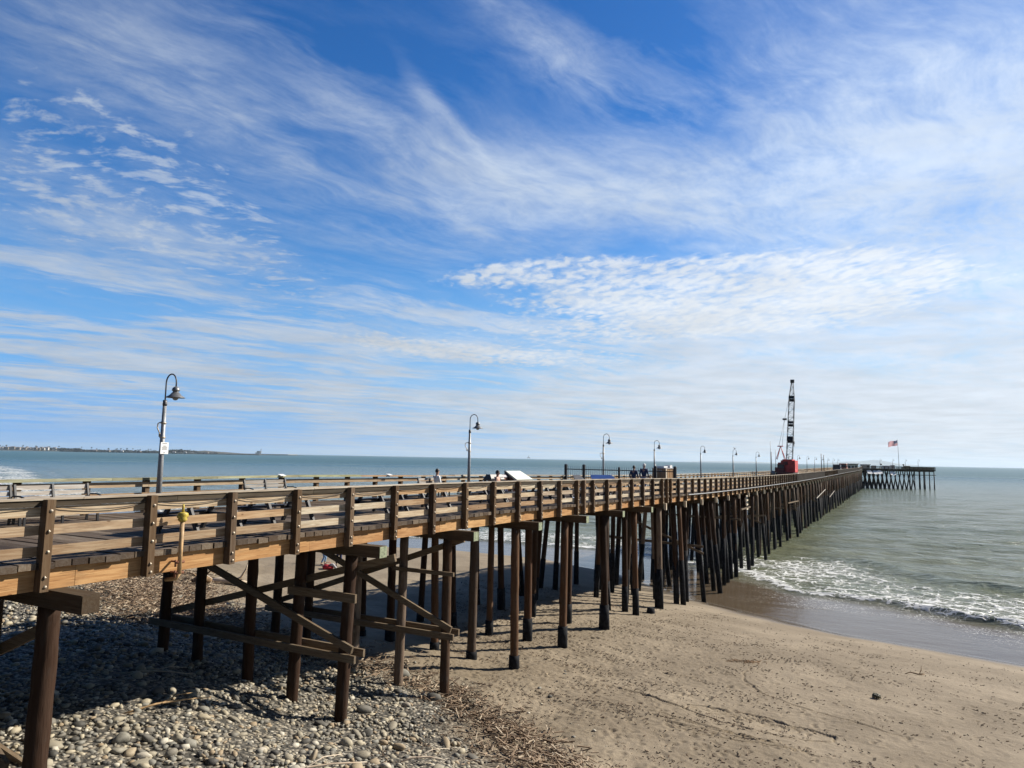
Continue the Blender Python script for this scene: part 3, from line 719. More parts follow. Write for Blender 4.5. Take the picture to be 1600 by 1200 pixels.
for x in (24.5, 26.6, 28.6, 30.6):
    for row in (.3, 8.):
        q = MB(); pile_geo(q, (x, row, HZ-1.06), (x, row, -2.2), .19, .21, 0, 8, 4); q.tube([(x, row, 2.), (x, row, -2.2)], .26, 8, 1); q.build('pile', [M['pile_dark'], M['sleeve']], head)
for x0, x1, z0, z1 in ((0., 7.2, 5.6, 7.2), (9.5, 14., 6.5, 7.2), (14, 22, 5.9, 6.1), (22, 31.6, 5.9, 5.9)):
    q = MB(); q.box(x0, x1, .55, .75, z0, z0+.25); q.build('walkway_beam', M['brace'], head)
for x0, x1, z0, z1 in ((1.0, 3.4, 6.9, 8.3), (3.6, 5.8, 6.4, 8.2), (5.2, 7.6, 7.0, 8.3), (10.8, 13.2, 7.0, 7.9)):
    xm = (x0+x1)/2; zt, zb = z1-.6, z1-2.1
    P_ = [(x0, -2.3, zb+.2), (xm, -2.6, zb), (x1, -2.2, zb+.35), (x1-.3, -.5, zt), (xm, -.5, zt+.12), (x0+.3, -.5, zt-.1)]
    q = MB(); q.add(P_+[(x, y+.05, z-.06) for x, y, z in P_], [(0,1,2,3,4,5), (11,10,9,8,7,6)]+[(i, i+6, (i+1)%6+6, (i+1)%6) for i in range(6)]); tag(q.build('white_sheet', M['white'], head), 'white stained sheeting hung on the front piles')
# ------------------------------------------------------------------ street lamps
def make_lamp():
    t = thing('street_lamp', '', 'street lamp')
    q = MB(); q.lathe([(.0, .0), (.17, .0), (.17, .03), (.10, .05), (.085, .12), (.0, .12)], n=12); q.build('base_plate', M['steel'], t)
    q = MB(); q.tube([(0, 0, .02), (0, 0, 1.6), (0, 0, 3.28)], [.085, .078, .058], 12); q.build('pole', M['steel'], t)
    q = MB(); q.tube([(0, 0, 3.26), (0, 0, 3.44)], .062, 12); q.tube([(0, 0, 3.30), (0, 0, 3.33)], .072, 12); q.build('collar', M['steel_dark'], t)
    q = MB(); pts = [(0, 0, 3.42), (0, 0, 3.85)]
    for k in range(11): a = math.pi-k*math.pi/10; pts.append((.24+.24*math.cos(a), 0, 3.98+.27*math.sin(a)))
    pts.append((.48, 0, 3.84)); q.tube(pts, .022, 8); q.build('arm', M['steel_dark'], t)
    q = MB(); q.lathe([(.0, 3.85), (.05, 3.845), (.10, 3.80), (.115, 3.74), (.115, 3.715), (.085, 3.71), (.085, 3.675), (.10, 3.67), (.17, 3.585), (.28, 3.515), (.285, 3.50), (.27, 3.505), (.10, 3.58), (.0, 3.60)], .48, 0, 20); sh = q.build('lamp_shade', M['shade'], t)
    q = MB(); q.lathe([(.0, 3.42), (.05, 3.43), (.085, 3.47), (.095, 3.53), (.09, 3.565)], .48, 0, 14); q.build('bulb_globe', M['globe'], sh)
    return t
lamp = make_lamp()
def bracket(t):
    q = MB(); q.tube([(-.05, 0, 2.78), (-.26, 0, 2.72), (-.28, 0, 2.58), (-.12, 0, 2.36), (-.07, 0, 2.36)], .018, 6); q.tube([(-.15, 0, 2.3), (-.15, 0, 2.42)], .03, 6)
    q.tube([(0, 0, 2.70), (0, 0, 2.75)], .085, 10); q.tube([(0, 0, 2.26), (0, 0, 2.30)], .09, 10); q.build('hose_bracket', M['bolt'], t)
def notice(t, z, w, h):
    q = MB(); q.box(.092, .104, -w/2+.02, w/2+.02, z-h/2, z+h/2); f = q.build('notice_sign', M['white'], t)
    q = MB()
    for k, (a, ww) in enumerate(((.40, .30), (.18, .2), (.08, .34), (-.02, .28), (-.12, .33), (-.38, .1))):
        q.box(.1065, .109, .02-w*ww, .02+w*ww, z+a*h-.008, z+a*h+.008)
    q.build('print', M['ink'], f)
lz = -math.pi/2+RZ
lamp_s = [(7.55, 7.6), (25.7, 7.6), (45.6, 7.6), (59.0, 7.6), (77.3, 7.6), (96.2, 7.6), (115.2, 7.6), (152.5, 7.6), (172., 7.6), (192, 7.6), (212, 7.6), (233, 7.6), (256, 7.6), (280, 7.6), (305, 7.6)]
ll = ['leftmost and nearest gooseneck street lamp, with a white notice on its pole',
      'grey gooseneck street lamp beside the roofed display board and the seated person in white',
      'gooseneck street lamp rising in front of the tall black iron picket fence',
      'gooseneck street lamp with white plaque just left of the brown wooden bin cabinet',
      'plain gooseneck street lamp first to the right of the black iron fence',
      'gooseneck street lamp with a gull on its arm', 'gooseneck street lamp just left of the tall bare poles',
      'small gooseneck lamp showing just left of the red crane boom']
for i, (s, y) in enumerate(lamp_s):
    lab = ll[i] if i < len(ll) else 'tiny distant gooseneck lamp on the pier beyond the red crane'
    loc = W(s, y, dz(s)+.002)
    if i == 0: t = lamp; t.location = loc; t.rotation_euler.z = lz; t['label'] = lab; t['group'] = 'street lamps along the pier'
    else: t = dup(lamp, loc, lz, lab)
for t in [o for o in bpy.data.objects if o.name.startswith('street_lamp')]:
    i = 0 if t.name == 'street_lamp' else int(t.name.split('.')[1])
    if i in (0, 1, 2): bracket(t)
    if i == 0: notice(t, 1.95, .27, .36)
    if i in (3, 5): notice(t, 1.75, .18, .55)
for k, (x, y) in enumerate(((160, 309), (165.5, 309.), (171, 309.), (176.5, 309))):
    dup(lamp, (x, y, HZ+.002), lz, 'tiny gooseneck lamp standing on the platform at the pier end')
# tall bare poles
for i, (s, y, h, r, lab) in enumerate(((81.5, .35, 3.75, .055, 'tall dark bare pole at the near railing, first left of the red crane'), (129.4, 7.4, 6.4, .05, 'thin pale antenna pole on the pier behind the dark bin'), (135.6, 7.4, 4.9, .06, 'bare grey pole on the far side just left of the red crane'),
                          (148., .5, 4.5, .09, 'dark bare pole first to the right of the crane beyond the netting'), (153.8, .5, 4.3, .09, 'dark bare pole second to the right of the crane beyond the netting'))):
    t = thing('utility_pole', lab, 'pole', W(s, y, dz(s)), RZ, 'bare poles on the pier deck')
    q = MB(); q.tube([(0, 0, 0), (0, 0, h)], [r, r*.7], 8); q.build('shaft', M['steel'] if i in (1, 2) else M['steel_dark'], t)
    q = MB(); q.lathe([(0, 0), (r*2.4, 0), (r*2.4, .05), (r*1.2, .07), (0, .07)], n=10); q.build('base_plate', M['steel_dark'], t)
# ------------------------------------------------------------------ benches
def make_bench():
    t = thing('bench', '', 'bench')
    for z, w in ((.74, .10), (.88, .10), (.60, .10)):
        q = MB(); y = .05+(z-.45)*.22; q.box(-.92, .92, y, y+.035, z-w/2, z+w/2); q.build('back_slat', M['slat'], t)
    q = MB()
    for y in (-.40, -.28, -.16, -.04): q.box(-.92, .92, y-.05, y+.05, .43, .47)
    q.build('seat', M['slat'], t)
    for x in (-.9, 0, .9):
        q = MB(); q.bar((x, .0, .42), (x, .145, .96), .05, .05); q.bar((x, -.44, .405), (x, .06, .405), .05, .05); q.bar((x, -.40, .39), (x, -.42, 0), .05, .05); q.bar((x, .02, .39), (x, .06, 0), .05, .05); q.build('frame', M['black'], t)
    for x in (-.96, .96):
        q = MB(); q.tube([(x, .09, .68), (x, -.2, .69), (x, -.38, .66), (x, -.42, .56), (x, -.42, .42)], .02, 6); q.build('armrest', M['black'], t)
    return t
bench = make_bench()
bl = [(3.9, 6.6, 'grey slatted bench nearest the left edge, left of the first street lamp'), (2.0, 6.6, 'grey slatted bench cut by the left edge of the view'), (10.95, 6.6, 'grey slatted bench with black frame between the first lamp and the seated person'), (20.8, 6.6, 'grey slatted bench on which a person in white is sitting')]
for i, (s, y, lab) in enumerate(bl):
    loc = W(s, y, dz(s)+.003)
    if i == 0: bench.location = loc; bench.rotation_euler.z = RZ+math.pi*0; bench['label'] = lab; bench['group'] = 'slatted benches by the far railing'
    else: dup(bench, loc, RZ, lab)
# ------------------------------------------------------------------ picnic tables
def make_table():
    t = thing('picnic_table', '', 'picnic table')
    q = MB()
    for k in range(5): y = -.34+k*.15; q.box(-.9, .9, y, y+.135, .70, .745)
    q.build('table_top', M['plastic'], t)
    for sy in (-1, 1):
        q = MB()
        for k in (0, 1): y = sy*(.60+k*.15); q.box(-.9, .9, y-.065, y+.065, .40, .44)
        q.build('seat', M['plastic'], t)
    for x in (-.62, .62):
        q = MB(); q.bar((x, -.28, .69), (x, -.66, 0), .07, .10); q.bar((x, .28, .69), (x, .66, 0), .07, .10); q.bar((x, -.74, .37), (x, .74, .37), .07, .09); q.build('leg_frame', M['plastic'], t)
        q = MB(); q.box(x-.028, x+.028, -.365, -.352, .36, .69); q.box(x-.05, x+.05, -.46, -.34, .655, .69); q.build('steel_strap', M['steel'], t)
    return t
pt = make_table()
tl = [(4.6, 1.9, 'dark picnic table on the deck behind the yellow standpipe valve'), (7.2, 2.1, 'dark picnic table behind the railing, second from the left'), (11.6, 2.2, 'dark picnic table behind the railing below the middle bench'), (14.2, 2.3, 'dark picnic table on the deck left of the seated person'),
      (18.6, 2.4, 'dark picnic table below the street lamp beside the display board'), (21.4, 3.2, 'dark picnic table left of the roofed display board'), (23.4, 1.9, 'dark picnic table in front of the roofed display board'), (27.2, 2.6, 'dark picnic table right of the roofed display board'), (30.2, 2.2, 'dark picnic table just before the iron fence'), (33.4, 2.0, 'dark picnic table closest to the iron fence')]
for i, (s, y, lab) in enumerate(tl):
    loc = W(s, y, dz(s)+.003)
    if i == 0: pt.location = loc; pt.rotation_euler.z = RZ+.05; pt['label'] = lab; pt['group'] = 'dark picnic tables on the pier deck'
    else: dup(pt, loc, RZ+random.uniform(-.15, .15), lab)
# ------------------------------------------------------------------ standpipe, bins, signs
t = thing('standpipe', 'yellow-capped valve on a faded orange pipe clamped outside the near railing', 'standpipe', W(2.48, -.24, 0), RZ)
z0 = railz(2.5)
q = MB(); q.tube([(0, 0, z0-1.52), (0, 0, z0-.52)], .042, 10); q.tube([(-.02, .35, z0-1.66), (-.01, .08, z0-1.62), (0, 0, z0-1.5)], [.035, .04, .042], 8); q.build('pipe', M['pipe'], t)
q = MB(); q.tube([(0, 0, z0-.54), (0, 0, z0-.50), (0, 0, z0-.46), (0, 0, z0-.42), (0, 0, z0-.38), (0, 0, z0-.35)], [.05, .09, .075, .085, .10, .05], 12); q.tube([(-.11, 0, z0-.43), (.11, 0, z0-.43)], .035, 8); q.tube([(0, 0, z0-.36), (0, 0, z0-.24), (0, 0, z0-.20)], [.025, .022, .012], 8); q.build('valve', M['yellow'], t)
for dzz in (-1.30, -1.50):
    q = MB(); q.tube([(-.09, .0, z0+dzz), (.09, 0, z0+dzz)], .028, 8); q.box(-.02, .02, .0, .24, z0+dzz-.015, z0+dzz+.015); q.tube([(-.09, -.0, z0+dzz-.08), (-.09, 0, z0+dzz+.05)], .02, 6); q.build('clamp', M['rust'], t)
def bin_(s, y, lab, w, h, mt, top, grp=None):
    t = thing('litter_bin', lab, 'litter bin', W(s, y, dz(s)+.002), RZ, grp)
    q = MB(); q.box(-w/2, w/2, -w/2, w/2, .04, h)
    for k in range(7): x = -w/2+w*k/6.; q.box(x-.015, x+.015, -w/2-.012, -w/2-.001, .06, h-.03)
    q.build('bin_body', mt, t)
    q = MB(); q.add([(-w/2-.05, -w/2-.05, h+.02), (w/2+.05, -w/2-.05, h+.02), (w/2+.05, w/2+.05, h+.02), (-w/2-.05, w/2+.05, h+.02), (-w/2+.05, -w/2+.05, h+.14), (w/2-.05, -w/2+.05, h+.14), (w/2-.05, w/2-.05, h+.14), (-w/2+.05, w/2-.05, h+.14)],
        [(0,3,2,1),(4,5,6,7),(0,1,5,4),(1,2,6,5),(2,3,7,6),(3,0,4,7)]); q.build('lid', top, t)
    return t
# black roofed grill stand
t = thing('barbecue_stand', 'black hooded box on four legs beside the second street lamp', 'barbecue stand', W(24.2, 5.2, dz(24)+.002), RZ-.3)
for x in (-.38, .38):
    for y in (-.25, .25): q = MB(); q.box(x-.05, x+.05, y-.05, y+.05, 0, .82); q.build('leg', M['black'], t)
q = MB(); q.box(-.46, .46, -.32, .32, .82, .90); q.add([(-.44, -.3, .9), (.44, -.3, .9), (.44, .3, .9), (-.44, .3, .9), (-.40, -.14, 1.13), (.40, -.14, 1.13), (.40, .14, 1.13), (-.40, .14, 1.13)], [(4,5,6,7),(0,1,5,4),(1,2,6,5),(2,3,7,6),(3,0,4,7)]); q.build('hood', M['black'], t)
q = MB(); q.tube([(-.3, -.33, 1.0), (.3, -.33, 1.0)], .02, 6); q.build('handle', M['steel_dark'], t)
bin_(26.0, 6.0, 'low reddish litter bin with pale lid left of the roofed display board', .75, .95, M['brick'], M['greycloth'])
bin_(28.9, 6.6, 'low reddish litter bin right of the roofed display board', .7, .85, M['brick'], M['slat'])
bin_(134., 6.3, 'small black bin standing between the bare poles near the crane', .9, 1.5, M['black'], M['black'])
# roofed display board
t = thing('information_board', 'roofed display board with sloping pale green-white panel standing on the deck', 'information board', W(27.2, 5.4, dz(27)+.002), RZ-.12)
for x in (-.6, .6): q = MB(); q.box(x-.06, x+.06, -.02, .10, 0, .98); q.build('post', M['plastic'], t)
q = MB(); P_ = [(-.72, -.40, .86), (.82, -.40, .86), (.55, .28, 1.30), (-.78, .28, 1.30)]
q.add([Vector(p) for p in P_]+[Vector(p)-Vector((0, -.03, .05)) for p in P_], [(0,1,2,3),(7,6,5,4),(0,4,5,1),(1,5,6,2),(2,6,7,3),(3,7,4,0)]); q.build('sloping_panel', M['offwhite'], t)
q = MB(); q.add([(-.86, -.38, .82), (-.86, .32, 1.33), (-.86, .32, .82), (-.81, -.38, .82), (-.81, .32, 1.33), (-.81, .32, .82)], [(0,1,2),(5,4,3),(0,3,4,1),(1,4,5,2),(2,5,3,0)]); q.box(-.80, .78, -.36, .26, .76, .80); q.build('frame', M['black'], t)
def panel_sign(s, y, w, d, lab, top, lower, h0, h1, rz=0.):
    t = thing('information_board', lab, 'information board', W(s, y, dz(s)+.002), RZ+rz)
    for x in (-w*.35, w*.35): q = MB(); q.box(x-.04, x+.04, -.04, .04, 0, (h0+h1)/2-.03); q.build('post', M['black'], t)
    q = MB(); q.add([(-w/2, -d/2, h0), (w/2, -d/2, h0), (w/2-.1, d/2, h1), (-w/2+.1, d/2, h1), (-w/2, -d/2, h0-.04), (w/2, -d/2, h0-.04), (w/2-.1, d/2, h1-.04), (-w/2+.1, d/2, h1-.04)], [(0,1,2,3),(7,6,5,4),(0,4,5,1),(1,5,6,2),(2,6,7,3),(3,7,4,0)]); q.build('panel', top, t)
    q = MB(); q.box(-w/2-.02, w/2+.15, -d/2-.04, -d/2-.005, h0-.11, h0+.01); q.build('edge_trim', lower, t)
panel_sign(33.4, 3., 1.5, .6, 'low blue display panel with white edge seen over the near railing', M['bluepanel'], M['white'], .93, 1.15, -.9)
panel_sign(36.8, 6.0, .75, .4, 'small dark display panel just left of the second fence post', M['steel_dark'], M['steel'], .80, 1.08, -.6)
for i, s in enumerate((12.0, 19.2)):
    t = thing('rail_notice', ['tilted white notice fixed on the far mossy rail above the middle bench', 'tilted white notice on the far rail beside the seated person'][i], 'notice', W(s if i else 12.75, 7.9, railz(s)), RZ, 'tilted notices on the far rail')
    q = MB(); q.add([(-.13, -.16, .005), (.13, -.16, .005), (.13, .02, .05), (-.13, .02, .05), (-.13, -.16, -.012), (.13, -.16, -.012), (.13, .02, .03), (-.13, .02, .03)], [(0,1,2,3),(7,6,5,4),(0,4,5,1),(1,5,6,2),(2,6,7,3),(3,7,4,0)]); q.build('plate', M['white'], t)
    q = MB(); q.box(-.03, .03, .0, .05, .0, .05); q.build('bracket', M['steel'], t)
# crumpled cloth on the deck
q = MB(); vs = []; fs = []
for j in range(7):
    for i in range(15):
        e = math.sin(math.pi*i/14)*math.sin(math.pi*j/6); vs.append((-.9+i*.13, -.3+j*.1, .01+.10*e+.05*e*math.sin(i*1.1+j*2)))
for j in range(6):
    for i in range(14): a = j*15+i; fs.append((a, a+1, a+16, a+15))
n0 = len(vs); vs += [(x, y, .004) for x, y, z in vs]; fs += [tuple(k+n0 for k in f[::-1]) for f in fs]
for i in range(14): fs.append((i, i+n0, i+1+n0, i+1)); a = 90+i; fs.append((a, a+1, a+1+n0, a+n0))
for j in range(6): a = j*15; fs.append((a, a+15, a+15+n0, a+n0)); a += 14; fs.append((a, a+n0, a+15+n0, a+15))
q.add(vs, fs, 0, True); o = q.build('cloth_sheet', simple('pale_blue_sheet', (.50, .56, .72), .8), None, W(25.5, 1.3, dz(25)+.004), RZ); tag(o, 'crumpled pale blue and white sheet lying on the deck behind the near railing', 'sheet')
# ------------------------------------------------------------------ iron fence across the pier
t = thing('picket_fence', 'tall black iron picket fence standing across the pier deck', 'fence', W(39.0, 0, dz(39)), RZ)
fy = [.15, 1.45, 3.95, 6.5, 7.85]; fh = 1.76
for y in fy:
    big = y not in (3.95,); w = .085 if big else .06
    q = MB(); q.box(-w, w, y-w, y+w, 0, fh if big else fh-.12); q.add([(-w, y-w, fh if big else fh-.12), (w, y-w, fh if big else fh-.12), (w, y+w, fh if big else fh-.12), (-w, y+w, fh if big else fh-.12), (0, y, (fh if big else fh-.12)+.06)], [(0,1,4),(1,2,4),(2,3,4),(3,0,4)]); q.build('post', M['black'], t)
for a, b in zip(fy[:-1], fy[1:]):
    for z in (1.42, .22): q = MB(); q.box(-.025, .025, a+.09, b-.09, z, z+.06); q.build('rail', M['black'], t)
    q = MB(); n = int((b-a-.2)/.155)
    for k in range(n): y = a+.12+(b-a-.24)*(k+.5)/n; q.tube([(0, y, .08), (0, y, 1.62), (0, y, 1.68)], [.013, .013, .002], 5)
    q.build('pickets', M['black'], t)
# brown cabinet
t = thing('bin_cabinet', 'tall brown wooden cabinet with pale corner and white boxes on top behind the iron fence', 'cabinet', W(44.6, 2.55, dz(44.6)+.002), RZ-.25)
q = MB(); q.box(-.62, .62, -.55, .55, .05, 1.66)
for k in range(9): y = -.55+k*1.1/8; q.box(-.633, -.622, y-.012, y+.012, .1, 1.4)
q.build('cabinet_body', M['tan'], t)
q = MB(); q.box(-.66, .66, -.59, .59, 1.665, 1.72); q.build('lid', M['greycloth'], t)
q = MB(); q.box(-.66, -.50, -.60, -.56, .03, 1.66); q.box(.5, .66, -.60, -.56, .03, 1.66); q.build('corner_trim', M['bleach'], t)
q = MB()
for k, w in enumerate((.06, .05, .05, .06)): y = .22-k*.14; q.box(-.637, -.634, y-w, y+w-.02, 1.46, 1.56)
q.build('faded_marks', M['greycloth'], t)
q = MB(); q.box(-.5, .1, -.35, .3, 1.725, 1.84); q.box(.18, .5, -.45, -.05, 1.725, 1.92); q.build('white_box', M['white'], t)
# ------------------------------------------------------------------ people
def skin_obj(name, chains, mt, parent, sub=1):
    """chains: list of [(pos, radius), ...]; chains share a vertex when positions coincide; first vertex is the root"""
    V = []; Rr = []; E = []; idx = {}
    def vid(p, r):
        k = tuple(round(c, 4) for c in p)
        if k not in idx: idx[k] = len(V); V.append(p); Rr.append(r)
        return idx[k]
    for ch in chains:
        for (p, r), (p2, r2) in zip(ch[:-1], ch[1:]):
            a, b = vid(p, r), vid(p2, r2)
            if a != b: E.append((a, b))
    me = bpy.data.meshes.new(name); me.from_pydata(V, E, []); o = bpy.data.objects.new(name, me); C.objects.link(o)
    md = o.modifiers.new('s', 'SKIN'); md.use_smooth_shade = True
    for i, r in enumerate(Rr):
        rr = r if isinstance(r, tuple) else (r, r); me.skin_vertices[0].data[i].radius = rr
    me.skin_vertices[0].data[0].use_root = True
    o.modifiers.new('b', 'SUBSURF').levels = sub
    bpy.context.view_layer.update()
    dg = bpy.context.evaluated_depsgraph_get(); nm = bpy.data.meshes.new_from_object(o.evaluated_get(dg))
    o.modifiers.clear(); o.data = nm; nm.materials.clear(); nm.materials.append(mt)
    for p in nm.polygons: p.use_smooth = True
    o.parent = parent; return o
def person(loc, rz, lab, shirt, trousers, hair, pose='walk', h=1., hat=False, lean=0.):
    t = thing('person', lab, 'person', loc, rz)
    # faces +x. joints
    sit = pose == 'sit'
    hz = .50 if sit else .93
    def v(x, y, z): return (x*h, y*h, z*h)
    pel = v(0, 0, hz); L = lean
    sp = v(.02+L*.3, 0, hz+.20); ch = v(L*.75, 0, hz+.42); nk = v(L*1.0+.01, 0, hz+.56); hb = v(L*1.1+.02, 0, hz+.63); hd = v(L*1.2+.03, 0, hz+.73); ht = v(L*1.25+.02, 0, hz+.80)
    legs = []; arms = []; cl_leg = []
    for s in (-1, 1):
        hip = v(0, s*.09, hz-.03)
        if sit: kn = v(.42, s*.12, .50); an = v(.45, s*.12, .09); toe = v(.60, s*.13, .035); heel = v(.43, s*.12, .04)
        elif pose == 'walk':
            f = s; kn = v(.10+.12*f, s*.10, .50); an = v(.22*f-.08, s*.10, .09+(.05 if f < 0 else 0)); toe = v(.22*f+.09, s*.11, .035); heel = v(.22*f-.11, s*.10, .05+(.06 if f < 0 else 0))
        else: # stoop
            f = s; kn = v(.14+.06*f, s*.11, .49); an = v(.12*f, s*.11, .09); toe = v(.12*f+.16, s*.12, .035); heel = v(.12*f-.03, s*.11, .04)
        legs.append([(pel, (.13*h, .10*h)), (hip, .088*h), (tuple((a+b)/2 for a, b in zip(hip, kn)), .076*h), (kn, .056*h), (tuple(a*.6+b*.4 for a, b in zip(kn, an)), .054*h), (an, .036*h), (toe, .028*h)])
        cl_leg.append((pel, hip, kn, an, toe, heel))
        shd = v(L*.95, s*.18, hz+.50)
        if sit: el = v(.06, s*.22, hz+.22); wr = v(.30, s*.12, hz+.14)
        elif pose == 'walk': el = v(L*.6-.04-.06*s, s*.24, hz+.22); wr = v(L*.6+.12-.12*s, s*.22, hz+.0)
        else: el = v(L*1.1+.10, s*.20, hz+.24); wr = v(L*1.4+.12, s*.15, hz+.0)
        hdv = Vector(wr)-Vector(el); hdv.normalize(); palm = tuple(Vector(wr)+hdv*.06*h); side = Vector((0, 1, 0)).cross(hdv).normalized()
        arm = [(ch, (.14*h, .105*h)), (shd, .062*h), (tuple((a+b)/2 for a, b in zip(shd, el)), .046*h), (el, .037*h), (wr, .026*h), (palm, (.022*h, .034*h))]
        arms.append(arm)
        for k in range(4):
            off = side*(.024*(k-1.5))*h; ln = (.065, .078, .072, .055)[k]*h
            a = Vector(palm)+off*.8+hdv*.03*h; b = a+hdv*ln*.55+Vector((.006, -s*.004, 0)); c = b+(hdv+Vector((.25, -s*.4, 0))).normalized()*ln*.5
            arms.append([(palm, .03*h), (tuple(a), .0095*h), (tuple(b), .0088*h), (tuple(c), .007*h)])
        a = Vector(wr)+side*.03*h+hdv*.02*h; b = a+side*.022*h+hdv*.035*h; arms.append([(wr, .026*h), (tuple(a), .012*h), (tuple(b), .009*h)])
    torso = [(pel, (.145*h, .10*h)), (sp, (.125*h, .09*h)), (ch, (.15*h, .105*h)), (nk, .058*h), (hb, .062*h), (hd, (.078*h, .092*h)), (ht, .06*h)]
    nose = [(hd, (.078*h, .092*h)), ((hd[0]+.098*h, hd[1], hd[2]-.012*h), .013*h), ((hd[0]+.11*h, hd[1], hd[2]-.03*h), .012*h)]
    ears = [[(hd, .08*h), ((hd[0]-.01*h, s*.083*h, hd[2]-.01*h), .016*h)] for s in (-1, 1)]
    skin_obj('body', [torso]+legs+arms+[nose]+ears, M['skin'], t)
    q = MB()
    for s in (-1, 1): q.tube([(hd[0]+.078*h, s*.03*h, hd[2]+.01*h), (hd[0]+.094*h, s*.032*h, hd[2]+.01*h)], .011*h, 6)
    q.build('eyes', M['black'], t)
    q = MB(); q.tube([(hd[0]+.075*h, -.026*h, hd[2]-.058*h), (hd[0]+.088*h, 0, hd[2]-.06*h), (hd[0]+.075*h, .026*h, hd[2]-.058*h)], .007*h, 6); q.build('mouth', M['dkred'], t)
    g = 1.16
    sh = [[(pel, (.155*h, .115*h)), (sp, (.145*h, .105*h)), (ch, (.168*h, .122*h)), (v(L*.98, 0, hz+.52), .085*h)]]
    for s in (0, 1):
        arm = [a for a in arms if len(a) == 6][s]; sh.append([(ch, (.168*h, .122*h)), (arm[1][0], .082*h), (arm[2][0], .062*h), (arm[3][0], .052*h), (tuple(Vector(arm[3][0]).lerp(Vector(arm[4][0]), .8)), .04*h)])
    skin_obj('shirt', sh, shirt, t)
    tr = []
    for (p, hip, kn, an, toe, heel) in cl_leg:
        tr.append([(pel, (.152*h, .118*h)), (hip, .108*h), (tuple((a+b)/2 for a, b in zip(hip, kn)), .096*h), (kn, .076*h), (tuple(Vector(kn).lerp(Vector(an), .85)), .062*h)])
    skin_obj('trousers', tr, trousers, t)
    for (p, hip, kn, an, toe, heel) in cl_leg:
        skin_obj('shoe', [[(heel, .042*h), (tuple((a+b)/2 for a, b in zip(heel, toe)), (.048*h, .04*h)), (toe, (.045*h, .032*h))]], M['shoe'], t)
    q = MB(); vs = []; fs = []
    for i in range(7):
        ph = math.pi/2*(1-i/6*1.35)
        for k in range(14):
            a = 2*math.pi*k/14; front = math.cos(a) > .35
            r = math.cos(ph)*.103*h; z = math.sin(ph)*.118*h
            if front and i > 4: z = math.sin(math.pi/2*(1-4/6*1.35))*.118*h; 
            vs.append((hd[0]-.012*h+r*math.cos(a)*1.0, r*math.sin(a)*.86, hd[2]+.022*h+z))
    for i in range(6):
        for k in range(14): fs.append((i*14+k, i*14+(k+1) % 14, (i+1)*14+(k+1) % 14, (i+1)*14+k))
    q.add(vs, fs, 0, True)
    if hat: q.tube([(hd[0]+.03*h, 0, hd[2]+.045*h), (hd[0]+.17*h, 0, hd[2]+.035*h)], [.09*h, .05*h], 10)
    q.build('cap' if hat else 'hair', hair, t)
    return t
seat_h = dz(20.9)+.003
person(W(20.95, 6.42, seat_h-.02), RZ-math.pi/2+2.4-1.3, 'person with black hair and white top sitting on the bench by the far rail', M['white'], M['greycloth'], M['hair'], 'sit', 1.02)
person(W(37.3, 2.35, dz(37.3)+.003), RZ, 'person with dark hair and navy jacket walking along the pier by the iron fence', M['navy'], M['dblue'], M['hair'], 'walk', 1.0)
person(W(38.15, 1.95, dz(38.15)+.003), RZ+.05, 'person in navy jacket and pale cap walking ahead by the iron fence', M['navy'], M['greycloth'], M['greyhair'], 'walk', 1.08, True)
person(W(22.2, 3.9, dz(22)+.003), RZ-1.4, 'person with dark hair and bare shoulders sitting at the table left of the roofed board', M['skin'], M['dblue'], M['hair'], 'sit', 1.0)
g_ = g1(-12.9, 50.5); 
person((-12.95, 50.5, g_+.01), .3, 'person in light blue jeans bending forward on the sand beneath the pier', M['lblue'], M['lblue'], M['hair'], 'stoop', 1.05, lean=.28)
g_ = g1(-11.9, 50.3); person((-11.75, 50.3, g_+.01), 2.6, 'person in dark blue trousers standing on the sand beneath the pier', M['dblue'], M['dblue'], M['hair'], 'walk', 1.05)
# red bag on the sand
g_ = g1(-12.2, 48.6); t = thing('beach_bag', 'small red bag with pale towel on the sand beside the two people', 'bag', (-12.1, 48.6, g_), .4)
q = MB(); q.add([(-.3, -.18, 0), (.3, -.18, 0), (.3, .18, 0), (-.3, .18, 0), (-.36, -.22, .16), (.36, -.22, .16), (.36, .22, .16), (-.36, .22, .16), (-.26, -.08, .30), (.26, -.08, .30), (.26, .08, .30), (-.26, .08, .30)], [(0,3,2,1),(0,1,5,4),(1,2,6,5),(2,3,7,6),(3,0,4,7),(4,5,9,8),(5,6,10,9),(6,7,11,10),(7,4,8,11),(8,9,10,11)], 0, True); q.build('bag_body', M['redcloth'], t)
q = MB(); q.tube([(-.18, 0, .28), (-.12, 0, .44), (.12, 0, .44), (.18, 0, .28)], .018, 6); q.build('handle', M['redcloth'], t)
q = MB(); q.tube([(.1, -.1, .28), (.3, -.2, .3), (.45, -.28, .12), (.5, -.3, .03)], [.06, .09, .08, .05], 8); q.build('towel', M['greycloth'], t)
